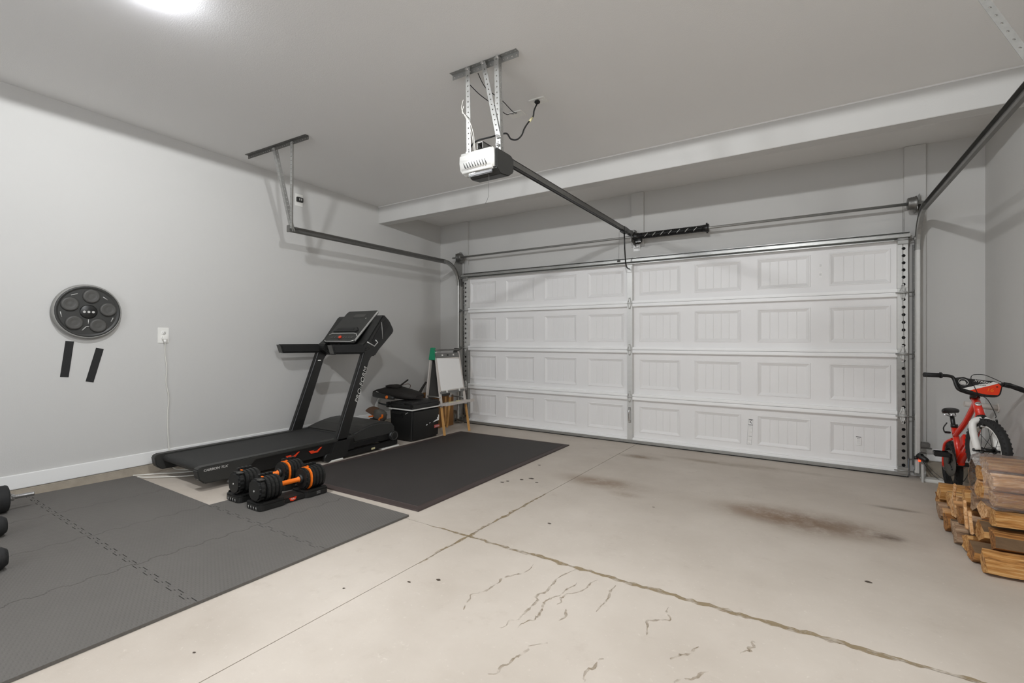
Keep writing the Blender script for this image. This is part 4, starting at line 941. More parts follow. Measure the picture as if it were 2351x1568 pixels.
def dumbbell(x, y0, label):
    zz = fz(y0+.25)+TH+.045; R_ = .082; c = zz+R_*.93
    t = thing('adjustable_dumbbell', label, 'dumbbell', (x, y0+.25, zz), 'adjustable dumbbells')
    def disc(name, ya, yb, r, m, bev=.004, label=None):
        b = new(); prism(b, [(x+a, c+d) for a, d in plate_poly(r)], 'xz', ya, yb, bev=bev); o = obj(name, b, m, t)
        if label: lab(o, label)
        return o
    # near head
    disc('end_cap', y0+.010, y0+.056, R_*.96, 'blackp', .012)
    b = new(); box(b, x+.012, x+.055, y0+.016, y0+.052, c+R_*.80, c+R_*.915, .004); obj('cap_facet', b, 'greyp', t)
    for k in range(4): disc('weight_plate', y0+.060+.026*k, y0+.083+.026*k, R_, 'blackp')
    b = new(); cyl(b, (x, y0+.0075, c-.004), (x, y0+.011, c-.004), .006, n=10); obj('lock_pin', b, 'silver', t)
    b = new(); box(b, x-.006, x+.014, y0+.056, y0+.066, c+R_*.93, c+R_*.93+.006, .001); obj('index_mark', b, 'orange', t)
    disc('lock_ring', y0+.164, y0+.168, R_*.62, 'orange', 0, 'thin orange ring')
    # handle
    b = new(); lathe(b, [(.026, 0), (.026, .012), (.0155, .030), (.0165, .09), (.0155, .150), (.026, .166), (.026, .178)], (x, y0+.164, c), (0, 1, 0), 20); lab(obj('grip', b, 'orange', t), 'orange grip')
    b = new(); cyl(b, (x, y0+.162, c), (x, y0+.176, c), .030, n=20); obj('collar', b, 'blackp', t)
    b = new(); cyl(b, (x, y0+.322, c), (x, y0+.345, c), .030, .036, n=20); obj('collar', b, 'blackp', t)
    # far head
    disc('inner_disc', y0+.340, y0+.372, R_*.97, 'blackp', .010)
    disc('selector_ring', y0+.373, y0+.384, R_*1.0, 'orange', .001, 'orange selector ring')
    for k in range(4): disc('weight_plate', y0+.387+.026*k, y0+.410+.026*k, R_, 'blackp')
    b = new(); box(b, x-.004, x+.016, y0+.384, y0+.392, c+R_*.93, c+R_*.93+.007, .001); obj('index_mark', b, 'orange', t)
    # toothed hangers on the far side of the plates
    for ya in (y0+.062, y0+.390):
        for k in range(4):
            b = new(); box(b, x-.072, x-.040, ya+.026*k, ya+.021+.026*k, c+R_*.55, c+R_*1.02, .004); obj('plate_tab', b, 'blackp', t)
    t.rotation_euler.x = -.02
    return t
c1 = cradle(-3.030, 1.635, 'black dumbbell cradle with red logo, the front one nearer the camera')
d1 = dumbbell(-3.030, 1.635, 'black adjustable dumbbell with orange grip, the front one nearer the camera')
c2 = cradle(-3.305, 1.645, 'black dumbbell cradle behind, closer to the treadmill')
d2 = dumbbell(-3.305, 1.645, 'black adjustable dumbbell with orange grip, behind and closer to the treadmill')

# ------------------------------------------------------------------ WEIGHTS at the left picture edge
z = fz(.72)+TH
t = thing('bar_dumbbell', 'chrome threaded dumbbell bar with black plate, at the left edge by the wall', 'dumbbell', (-4.25, .66, z)); t.rotation_euler.x = -.02
b = new(); cyl(b, (-4.25, .56, z+.085), (-4.25, .767, z+.085), .083, n=40); obj('weight_plate', b, 'blackr', t, bw=.012)
b = new(); cyl(b, (-4.25, .40, z+.085), (-4.25, .885, z+.085), .013, n=16)
for k in range(24): lathe(b, [(.0125, 0), (.0142, .0012), (.0125, .0025)], (-4.25, .800+.0035*k, z+.085), (0, 1, 0), 12)
obj('threaded_bar', b, 'chrome', t)
b = new(); lathe(b, [(.014, 0), (.032, 0), (.034, .006), (.022, .012), (.022, .026), (.014, .030)], (-4.25, .767, z+.085), (0, 1, 0), 8)
for k in range(6): a = math.pi*k/3; cyl(b, (-4.25+.028*math.cos(a), .769, z+.085+.028*math.sin(a)), (-4.25+.028*math.cos(a), .778, z+.085+.028*math.sin(a)), .008, n=8)
obj('star_collar', b, 'chrome', t)
for x, y, r, lb in ((-3.745, .60, .055, 'black round dumbbell head at the left edge, middle of the three'), (-3.20, .505, .052, 'black dumbbell head with pale handle at the left edge, nearest the camera')):
    z = fz(y)+TH; t = thing('dumbbell', lb, 'dumbbell', (x, y, z)); t.rotation_euler.x = -.02
    b = new(); lathe(b, [(.0, -.07), (r*.7, -.07), (r, -.05), (r, .05), (r*.7, .07), (0, .07)], (x, y, z+r+.001), (0, 1, 0), 22); obj('head', b, 'blackr', t)
    b = new(); cyl(b, (x, y-.20, z+r+.001), (x, y-.06, z+r+.001), .016, n=14); obj('handle', b, 'chrome', t)
    b = new(); lathe(b, [(.0, -.07), (r*.7, -.07), (r, -.05), (r, .05), (r*.7, .07), (0, .07)], (x, y-.26, z+r+.001), (0, 1, 0), 22); obj('head', b, 'blackr', t)

# ------------------------------------------------------------------ COOLER
ck = thing('cooler', 'black wheeled cooler with white seam line beside the treadmill', 'cooler', (-3.93, 4.02, fz(4.02)))
cx0, cx1, cy0, cy1 = -4.105, -3.735, 3.775, 4.265; zf = fz(4.0)+.002
b = new(); prof = [(cx0+.02, zf), (cx1-.02, zf), (cx1, .383), (cx0, .383)]
prism(b, prof, 'xz', cy0+.012, cy1-.012, bev=.022, seg=3)
for f in b.faces: pass
obj('body', b, 'blackp', ck)
b = new(); box(b, cx0-.003, cx1+.003, cy0+.006, cy1-.006, .379, .391, .003); lab(obj('seam_line', b, 'white', ck), 'white seam line')
b = new(); box(b, cx0-.006, cx1+.006, cy0, cy1, .391, .462, .022); box(b, cx0+.04, cx1-.04, cy0+.05, cy1-.05, .455, .466, .005); box(b, cx1-.16, cx1-.11, cy0-.003, cy0+.01, .44, .458, .002); obj('lid', b, 'blackp', ck)
b = new(); box(b, cx0+.08, cx1-.14, cy0+.004, cy0+.02, .290, .335, .006); obj('handle_recess', b, 'blackpr', ck)
b = new(); box(b, cx0+.085, cx1-.145, cy0-.014, cy0+.012, .328, .342, .005); obj('side_handle', b, 'blackp', ck)
b = new(); box(b, cx1-.10, cx1-.06, cy0-.001, cy0+.012, .345, .351, .001, rot=Matrix.Rotation(R(-28), 4, 'Y')); obj('silver_strip', b, 'silver', ck)  # narrow tilted silver strip near the end handle
b = new(); tube(b, smooth_path([(cx0+.04, cy0+.02, .405), (cx0-.02, cy0-.02, .425), (cx0-.08, cy0-.05, .44), (cx0-.10, cy0-.05, .445)], 4), .010, 8); box(b, cx0-.01, cx0+.02, cy0-.025, cy0+.02, .40, .46, .004); obj('tow_handle', b, 'blackm', ck)
b = new(); fprism(b, [(-.042, -.017), (.042, -.017), (.042, .017), (-.042, .017)], (cx1-.0095, 4.205, .150), (0, 1, 0), (.04, 0, 1), (1, 0, 0), -.006, .004, bev=.001); lg = lab(obj('brand_label', b, 'pink', ck), 'faded red maker label')
text('brand_text', 'Coleman', .020, (cx1-.0050, 4.205, .150), (0, 1, 0), (0, 0, 1), 'white', lg, .0003)
b = new()
for P in ([(-.05, -.03), (.045, -.018), (.045, .045), (.03, .048), (.035, .025), (.012, .012), (.02, -.004), (-.02, -.012)], [(-.17, -.052), (-.148, -.048), (-.158, -.036)], [(-.12, -.034), (-.10, -.031), (-.10, -.027), (-.12, -.030)]):
    fprism(b, P, (cx1-.0045, 4.190, .235), (0, 1, 0), (.04, 0, 1), (1, 0, 0), -.003, .001)
lab(obj('sticker_remnant', b, 'paper', ck), 'torn white sticker remnant')

# ------------------------------------------------------------------ PACK on the cooler
pk = thing('padded_pack', 'black padded pack with orange badge and raised straps, lying on the cooler', 'bag', (-4.15, 4.05, .465))
def blob(bm, c, s, n=3, jit=.0, rot=None):
    t = bmesh.new(); bmesh.ops.create_icosphere(t, subdivisions=n, radius=1)
    for v in t.verts:
        k = 1+jit*(math.sin(v.co.x*9+c[0]*7)*math.cos(v.co.y*8+c[1]*5)+.5*math.sin(v.co.z*11+v.co.x*5))
        q = v.co.copy(); e = .65
        q = Vector([math.copysign(abs(a)**e, a) for a in q])
        v.co = Vector((q.x*s[0]*k, q.y*s[1]*k, q.z*s[2]*k))
    if rot is not None: bmesh.ops.transform(t, matrix=rot, verts=t.verts)
    for v in t.verts: v.co += Vector(c)
    for f in t.faces: f.smooth = True
    join(bm, t)
def shell(bm, stations, n=14):
    """stations: (x, y centre, half width, z bottom, z top)"""
    rings = []
    for x, yc, hw, z0_, z1_ in stations:
        zc_ = (z0_+z1_)/2; hz = (z1_-z0_)/2; r_ = []
        for k in range(n):
            a = 2*math.pi*k/n; cx_, sz = math.cos(a), math.sin(a)
            r_.append(bm.verts.new((x+.006*math.sin(5*a+x*30), yc+hw*math.copysign(abs(cx_)**.7, cx_), zc_+hz*math.copysign(abs(sz)**.75, sz)*(1+.05*math.sin(3*a+x*40)))))
        rings.append(r_)
    for A, B in zip(rings, rings[1:]):
        for k in range(n): bm.faces.new((A[k], A[(k+1) % n], B[(k+1) % n], B[k])).smooth = True
    bm.faces.new(rings[0][::-1]); bm.faces.new(rings[-1])
b = new(); shell(b, [(-4.505, 3.965, .045, .500, .545), (-4.49, 3.965, .085, .482, .562), (-4.43, 3.975, .115, .468, .580), (-4.34, 3.99, .135, .466, .596), (-4.25, 4.00, .150, .468, .612), (-4.17, 4.01, .150, .468, .606), (-4.08, 4.03, .150, .468, .580), (-3.99, 4.05, .140, .468, .560), (-3.92, 4.06, .110, .468, .540), (-3.89, 4.06, .060, .472, .520)]); obj('body', b, 'bag', pk)
b = new(); shell(b, [(-4.51, 3.905, .012, .500, .530), (-4.46, 3.875, .022, .480, .545), (-4.36, 3.862, .024, .476, .545), (-4.26, 3.856, .022, .474, .530), (-4.16, 3.855, .020, .472, .520), (-4.10, 3.86, .012, .474, .505)], 10); obj('side_panel', b, 'dgrey', pk)
b = new(); shell(b, [(-4.31, 3.97, .03, .600, .612), (-4.29, 3.97, .07, .598, .632), (-4.22, 3.97, .085, .600, .640), (-4.16, 3.98, .07, .598, .628), (-4.14, 3.98, .03, .596, .610)], 12); obj('pocket', b, 'bag', pk)
b = new(); lathe(b, [(0, 0), (.020, 0), (.018, .005), (0, .006)], (-4.195, 3.834, .500), (.25, -1, .35), 18); o = lab(obj('badge', b, 'orange', pk), 'orange oval badge'); 
b = new(); tube(b, [(-4.40, 3.855, .552), (-4.35, 3.845, .548)], .004, 6); obj('buckle', b, 'silver', pk)
def strap(p, q, w=.018):
    b = new(); p, q = Vector(p), Vector(q); d = (q-p).normalized(); s = Vector((0, 0, 1)).cross(d).normalized(); n_ = d.cross(s)
    fprism(b, [(0, -w), ((q-p).length, -w*.7), ((q-p).length, w*.7), (0, w)], p, d, s, n_, -.006, .006, bev=.002); return b
obj('strap', strap((-4.37, 4.12, .545), (-4.315, 4.30, .665)), 'bag', pk)
obj('strap', strap((-3.96, 4.13, .53), (-4.12, 4.42, .635)), 'bag', pk)
obj('strap', strap((-3.95, 4.12, .51), (-4.09, 4.36, .60), .010), 'bag', pk)
b = new(); tube(b, smooth_path([(-4.335, 4.22, .60), (-4.29, 4.27, .615), (-4.255, 4.28, .60), (-4.245, 4.26, .570), (-4.28, 4.20, .550), (-4.33, 4.16, .553)], 5), .0035, 6); obj('strap_loop', b, 'brownf', pk)

# ------------------------------------------------------------------ TOOL behind the motor hood
pt = thing('garden_tool', 'brown and grey tool with orange grips lying behind the treadmill motor hood', 'tool', (-4.2, 3.66, fz(3.66)))
b = new(); P = [(.0, 0)]+[(.105*math.cos(R(a)), .105*math.sin(R(a))) for a in range(52, 150, 8)]
fprism(b, P, (-4.155, 3.60, .318), (.82, .57, 0), (0, 0, 1), (.57, -.82, 0), -.012, .012, bev=.004); lab(obj('fan_guard', b, 'brownf', pt), 'brown fan-shaped guard')
b = new(); blob(b, (-4.10, 3.64, .33), (.095, .05, .062), 3, .05, Matrix.Rotation(R(14), 4, 'Y')); lab(obj('body', b, 'greyf', pt), 'grey body')
b = new(); blob(b, (-4.17, 3.64, .16), (.10, .05, .13), 3, .03); obj('motor', b, 'blackp', pt)
b = new(); box(b, -4.215, -4.145, 3.575, 3.60, .302, .318, .005, rot=Matrix.Rotation(R(-10), 4, 'Y')); lab(obj('grip', b, 'orange', pt), 'orange grip')
b = new(); tube(b, smooth_path([(-4.01, 3.60, .345), (-4.012, 3.60, .315), (-4.05, 3.60, .295), (-4.055, 3.60, .27), (-4.035, 3.60, .258)], 4), .011, 8); lab(obj('trigger', b, 'orange', pt), 'orange curved trigger')
# grey curved pipe between wall and cooler
b = new(); tube(b, smooth_path([(-4.52, 4.02, .435), (-4.48, 3.95, .40), (-4.40, 3.86, .36), (-4.28, 3.80, .34), (-4.24, 3.76, .335)], 5), [.022]*0 or .022, 10)
tube(b, [(-4.24, 3.80, .335), (-4.24, 3.82, .06)], .02, 10)
tag(obj('grey_hose', b, 'silver'), 'pale grey curved hose between the wall and the cooler', 'hose')

# ------------------------------------------------------------------ EASEL
es = thing('childrens_easel', "small wooden easel with white paper, green top cap and natural wood feet", 'easel', (-3.9, 4.5, fz(4.5)))
yl, yr = 4.300, 4.745
TOPF = Vector((-3.905, 0, 1.02)); BOTF = Vector((-3.668, 0, .018))
def leg(y, ytop, front=True):
    top = Vector((TOPF.x, ytop, TOPF.z)) if front else Vector((-3.955, ytop, 1.02)); bot = Vector((BOTF.x if front else -4.065, y, fz(y)+.001))
    mid = bot.lerp(top, .33 if front else .40); bot.z += .011 if (front and y < 4.6) else 0
    mid = bot.lerp(top, .33 if front else .40); out = []
    for nm, p, q, m, w in (('leg', mid, top, 'wwood', .017), ('foot', bot, mid, 'pine', .014)):
        b = new(); d = (q-p); L = d.length; d.normalize(); v = Vector((0, 1, 0)); v = (v-d*v.dot(d)).normalized(); n_ = d.cross(v)
        fprism(b, [(0, -w), (L, -w), (L, w), (0, w)], p, d, v, n_, -.010, .010, bev=.002)
        if out: lab(obj('foot', b, m, out[0]), 'natural pine lower leg')
        else: out.append(obj('leg', b, m, es))
    b = new(); cyl(b, mid+Vector((.014, 0, .02)), mid+Vector((-.014, 0, .02)), .008, n=10); obj('bolt', b, 'silver', out[0])
leg(4.255, 4.36); leg(4.735, 4.795); leg(4.312, 4.345, False); leg(4.76, 4.80, False)
def onleg(t): p = BOTF.lerp(TOPF, t); return p.x, p.z
FU = Vector((0, 1, 0)); FV = (TOPF-BOTF).normalized(); FW = FU.cross(FV)
def board(bm, y0, y1, t0, t1, d0, d1, bev=.001):
    L = (TOPF-BOTF).length; O = Vector((BOTF.x, 0, BOTF.z)); fprism(bm, [(y0, t0*L), (y1, t0*L), (y1, t1*L), (y0, t1*L)], O, FU, FV, FW, d0, d1, bev=bev)
s0 = .25
b = new(); board(b, 4.335, 4.785, .925, .985, .004, .014); o = lab(obj('clip_rail', b, 'galvd', es), 'grey clip rail')
for y in (4.455, 4.56, 4.67):
    b = new(); board(b, y-.012, y+.012, .948, .966, .014, .020); obj('clip', b, 'white' if y != 4.56 else 'blackpr', o)
b = new(); board(b, 4.338, 4.765, .52, .93, .004, .010); obj('board', b, 'wwood', es)
b = new(); L = (TOPF-BOTF).length; O = Vector((BOTF.x, 0, BOTF.z)); fprism(b, [(4.325, .53*L), (4.755, .535*L), (4.775, .905*L), (4.352, .925*L)], O, FU, FV, FW, .010, .013); lab(obj('paper_sheet', b, 'paper', es), 'blank white paper')
b = new(); board(b, 4.30, 4.765, .492, .520, .002, .016); obj('lower_rail', b, 'galvd', es)
for y in (4.42, 4.66):
    b = new(); board(b, y-.012, y+.012, .500, .532, .016, .024); obj('clip', b, 'white', es)
b = new(); tube(b, [(-3.90, 4.34, 1.045), (-3.90, 4.80, 1.045)], .009, 8); obj('paper_roll_rod', b, 'galvd', es)
b = new(); prism(b, [(-3.985, .925), (-3.885, .925), (-3.905, 1.075), (-3.955, 1.075)], 'xz', 4.318, 4.362, bev=.004); lab(obj('top_cap', b, 'green', es), 'green plastic top cap')
b = new(); prism(b, [(-3.99, .955), (-3.885, .955), (-3.905, 1.065), (-3.955, 1.065)], 'xz', 4.775, 4.818, bev=.004); lab(obj('top_cap', b, 'greyp', es), 'grey plastic top cap')
b = new(); fprism(b, [(4.32, .02), (4.76, .02), (4.78, .54), (4.345, .60)], (-4.022, 0, .42), (0, 1, 0), (.11, 0, 1), (1, 0, 0), .0, .006); obj('chalkboard', b, 'chalk', es)
b = new(); tube(b, [(-3.76, 4.282, .475), (-4.02, 4.325, .475)], .008, 8); tube(b, [(-3.76, 4.765, .43), (-4.02, 4.78, .43)], .008, 8); obj('spreader_bar', b, 'galv', es)
b = new(); box(b, -3.80, -3.635, 4.245, 4.80, .384, .400, .004); box(b, -3.645, -3.633, 4.245, 4.80, .384, .418, .003); obj('tray', b, 'wwood', es)
for y in (4.42, 4.56):
    b = new(); cyl(b, (-3.70, y, .401), (-3.70, y, .414), .036, n=24); o = obj('jar_lid', b, 'yellab', None, bw=.003); tag(o, 'round cream lid on the easel tray, %s' % ('left one near the cooler' if y < 4.5 else 'right one near the door'), 'lid', 'round lids on the easel tray')
# cardboard box and broken-down bits behind the easel
bx = thing('cardboard_box', 'brown cardboard box on the floor behind the easel', 'box', (-4.2, 4.85, fz(4.85)))
zb = fz(4.85)+.001
b = new(); box(b, -4.40, -4.115, 4.62, 4.96, zb, .42, .003); obj('carton', b, 'card', bx)
b = new(); box(b, -4.116, -4.1135, 4.775, 4.81, zb+.02, .41); lab(obj('tape', b, 'pine', bx), 'tan tape')
b = new(); box(b, -4.33, -4.15, 4.58, 4.72, .42, .47, .003); o = obj('cardboard_flap', b, 'card', bx)

# ------------------------------------------------------------------ DOOR SENSORS and floor bits near the right track
se = thing('photo_eye', 'black garage door sensor with glowing red light at the right track foot', 'sensor', (.775, 5.15, 0))
b = new(); box(b, .770, .774, 5.10, 5.20, .06, .24, .001); box(b, .770, .815, 5.10, 5.16, .232, .236, .001); obj('bracket', b, 'galvd', se)
b = new(); lathe(b, [(0, -.02), (.020, -.02), (.022, .0), (.022, .045), (.016, .060), (.0, .060)], (.775, 5.12, .205), (.55, -.45, -.35), 16); box(b, .755, .80, 5.11, 5.16, .19, .225, .006); obj('eye_body', b, 'blackp', se)
b = new(); lathe(b, [(0, 0), (.009, 0), (.008, .004), (0, .006)], (.768, 5.098, .172), (-.1, -.9, 0), 12); lab(obj('indicator', b, 'led', se), 'red indicator light')
b = new(); cyl(b, (.735, 5.12, .190), (.760, 5.12, .192), .014, n=14); obj('lens_hood', b, 'blackp', se)
b = new(); box(b, .765, .845, 5.15, 5.21, .275, .315, .006); box(b, .770, .86, 5.17, 5.20, .262, .272, .002); tag(obj('track_bracket', b, 'galvd'), 'grey metal bracket fixed low on the right track', 'bracket')
b = new(); tube(b, smooth_path([(.79, 5.13, .18), (.83, 5.16, .10), (.89, 5.15, .03), (.96, 5.10, .012), (1.04, 5.12, .04), (1.10, 5.20, .14)], 6), .0028, 6); tube(b, smooth_path([(.80, 5.13, .17), (.86, 5.11, .09), (.955, 5.05, .020), (1.02, 5.0, .010), (1.10, 5.02, .012)], 6), .0022, 6)
tag(obj('sensor_cable', b, 'greyp'), 'thin dark sensor cable curling over the floor by the wall', 'cable')
b = new(); box(b, .785, .930, 5.09, 5.20, fz(5.15)+.001, .026, .006); box(b, .80, .90, 5.10, 5.105, .022, .028, .001); o = obj('plastic_base', b, 'white'); tag(o, 'flat white plastic piece on the floor beside the right track', 'plastic piece')
b = new(); box(b, .776, .790, 5.06, 5.10, .002, .15, .003); tag(obj('steel_channel', b, 'galvl'), 'short bright steel channel standing at the right track foot', 'channel')
b = new(); box(b, -4.215, -4.10, 5.10, 5.14, .01, .018, .002); box(b, -4.215, -4.209, 5.10, 5.14, .01, .12, .001); tag(obj('foot_bracket', b, 'chrome'), 'bright metal bracket at the foot of the left track', 'bracket')

# ------------------------------------------------------------------ FIREWOOD
def log(x0, x1, y, z, ry, rz, kind, seed, label, parent=None, name='firewood_log', yaw=0, group='split firewood in the pile'):
    rnd = random.Random(seed); n = 7; segs = 6
    ang = sorted([2*math.pi*(k+rnd.uniform(-.34, .34))/n for k in range(n)])
    rad = []; ry *= .98
    wedgy = rnd.uniform(0, 2*math.pi)
    for a in ang:
        r = 1.03-.20*max(0, math.cos((a-wedgy)*1.5))*rnd.uniform(.5, 1.2); rad.append(r*rnd.uniform(.88, 1.08))
    b = new(); rings = []
    for s in range(segs+1):
        x = x0+(x1-x0)*s/segs; w1 = rnd.uniform(-.004, .004); w2 = rnd.uniform(-.003, .003)
        rings.append([b.verts.new((x+(rnd.uniform(-.007, .007) if s in (0, segs) else 0), y+w1+ry*rr*math.cos(a)*rnd.uniform(.97, 1.03), z+w2+rz*rr*math.sin(a)*rnd.uniform(.97, 1.03))) for a, rr in zip(ang, rad)])
    barkf = [rnd.random() < (.10 if kind in 'cd' else .03) for _ in range(n)]
    for A, B in zip(rings, rings[1:]):
        for j in range(n):
            f = b.faces.new((A[j], A[(j+1) % n], B[(j+1) % n], B[j])); f.material_index = 1 if barkf[j] else 0
    b.faces.new(rings[0][::-1]); b.faces.new(rings[-1])
    if yaw: bmesh.ops.rotate(b, cent=((x0+x1)/2, y, z), matrix=Matrix.Rotation(R(yaw), 3, 'Z'), verts=b.verts)
    ms = {'a': 'split_a', 'b': 'split_b', 'c': 'split_c', 'd': 'split_d'}[kind]
    o = obj(name, b, [ms, 'bark'], parent)
    if parent is None: tag(o, label, 'firewood', group)
    return o
logs = [
 # x0,x1,y,z,ry,rz,kind,label
 (.715, 1.15, 3.180, .094, .068, .056, 'a', 'golden split log on the floor, the front one nearest the camera'),
 (.700, 1.10, 3.315, .092, .066, .055, 'd', 'brown split log on the floor, second from the front'),
 (.705, 1.12, 3.440, .088, .062, .053, 'a', 'golden split log on the floor, third from the front'),
 (.690, 1.10, 3.560, .086, .061, .053, 'c', 'greyish split log on the floor, fourth from the front'),
 (.700, 1.10, 3.680, .084, .061, .053, 'c', 'grey weathered log on the floor, fifth from the front'),
 (.690, 1.10, 3.800, .082, .061, .053, 'd', 'dark split log on the floor in the middle of the pile'),
 (.710, 1.12, 3.920, .079, .062, .053, 'b', 'pale split log on the floor, past the middle of the pile'),
 (.700, 1.12, 4.040, .077, .061, .053, 'c', 'grey log end low in the pile, towards the bicycle'),
 (.725, 1.15, 4.165, .075, .063, .053, 'a', 'golden log low in the pile under the bicycle front wheel'),
 (.735, 1.15, 4.290, .073, .063, .053, 'd', 'brown log low at the far end of the pile'),
 (.765, 1.15, 3.245, .192, .066, .054, 'd', 'dark bark-faced log in the second layer at the front'),
 (.745, 1.12, 3.375, .188, .065, .054, 'a', 'golden log in the second layer, second from the front'),
 (.725, 1.10, 3.500, .184, .062, .053, 'c', 'weathered log in the second layer under the wrapped bundle'),
 (.715, 1.10, 3.622, .181, .062, .053, 'd', 'reddish brown log in the second layer, middle'),
 (.720, 1.10, 3.742, .178, .061, .053, 'b', 'pale yellow log in the second layer, middle'),
 (.735, 1.12, 3.862, .176, .061, .052, 'b', 'pale log in the second layer behind the middle'),
 (.735, 1.14, 3.984, .173, .062, .052, 'a', 'golden broken log in the second layer near the bicycle'),
 (.715, 1.14, 4.108, .171, .064, .053, 'a', 'wide golden log in the second layer beside the bicycle wheel'),
 (.740, 1.14, 4.236, .168, .064, .052, 'a', 'golden log at the far top end of the pile'),
 (.775, 1.16, 3.290, .289, .068, .050, 'a', 'thick golden log in the third layer at the front'),
 (.765, 1.15, 3.420, .286, .064, .050, 'b', 'pale log in the third layer just under the wrapped bundle'),
 (.760, 1.15, 3.542, .283, .061, .050, 'c', 'greyish log in the third layer under the bundle back edge'),
 (.745, 1.12, 3.664, .281, .061, .050, 'a', 'golden log in the third layer behind the wrapped bundle'),
 (.790, 1.15, 3.790, .277, .062, .050, 'd', 'brown log in the third layer behind the bundle'),
 (.840, 1.16, 3.905, .262, .055, .044, 'c', 'round pale log end behind the bundle by the wheel'),
]
for i, l in enumerate(logs): log(*l[:7], 40+i, l[7], yaw=random.uniform(-2.5, 2.5))
# loose splintered slats poking out of the stack
for x, y, z, a, s, lb in ((.722, 3.75, .25, 18, .085, 'pale splinter of wood standing against the pile beside the bundle'), (.705, 3.42, .245, -20, .075, 'cream splinter leaning under the wrapped bundle corner'), (.712, 3.36, .225, -26, .06, 'small cream splinter under the bundle, lower one')):
    b = new(); box(b, x-.008, x+.004, y-.015, y+.010, z-s, z+s, .003, rot=Matrix.Rotation(R(a), 4, 'X')); tag(obj('wood_splinter', b, 'split_b'), lb, 'wood splinter')
# wrapped bundle on top
wb = thing('firewood_bundle', 'plastic-wrapped bundle of split firewood on top of the pile', 'firewood bundle', (.96, 3.40, .32))
k = 0
for y, z, ry, rz, kd in ((3.290, .388, .060, .046, 'a'), (3.405, .386, .060, .046, 'a'), (3.515, .384, .055, .045, 'b'), (3.295, .470, .060, .046, 'b'), (3.405, .470, .060, .047, 'b'), (3.512, .464, .056, .045, 'a'), (3.350, .536, .066, .030, 'a'), (3.465, .530, .062, .030, 'a')):
    log(.765+random.uniform(-.015, .015), 1.165+random.uniform(-.01, .01), y, z, ry, rz, kd, 90+k, None, wb, 'split_log'); k += 1
b = new(); rnd = random.Random(5); n = 40; prof = []
base_poly = [(3.222, .345), (3.38, .336), (3.545, .338), (3.580, .40), (3.575, .49), (3.53, .560), (3.40, .572), (3.27, .556), (3.222, .47)]
bp_ = smooth_path([(y, z, 0) for y, z in base_poly+[base_poly[0]]], 5)[:-1]
rings = []; xs_ = [.738, .748, .765]+[.78+.02*i for i in range(20)]+[1.17]
for i, x in enumerate(xs_):
    sc = [.72, .92, .99][i] if i < 3 else (1.0 if i < len(xs_)-1 else .9)
    cyy, czz = 3.40, .455
    rings.append([b.verts.new((x+(rnd.uniform(-.004, .004) if i < 3 else 0), cyy+(p.x-cyy)*sc+rnd.uniform(-.0035, .0035), czz+(p.y-czz)*sc+rnd.uniform(-.0035, .0035))) for p in bp_])
for A, B in zip(rings, rings[1:]):
    for j in range(len(bp_)): b.faces.new((A[j], A[(j+1) % len(bp_)], B[(j+1) % len(bp_)], B[j])).smooth = True
lab(obj('plastic_wrap', b, 'film', wb, sol=None), 'shiny clear plastic wrap')

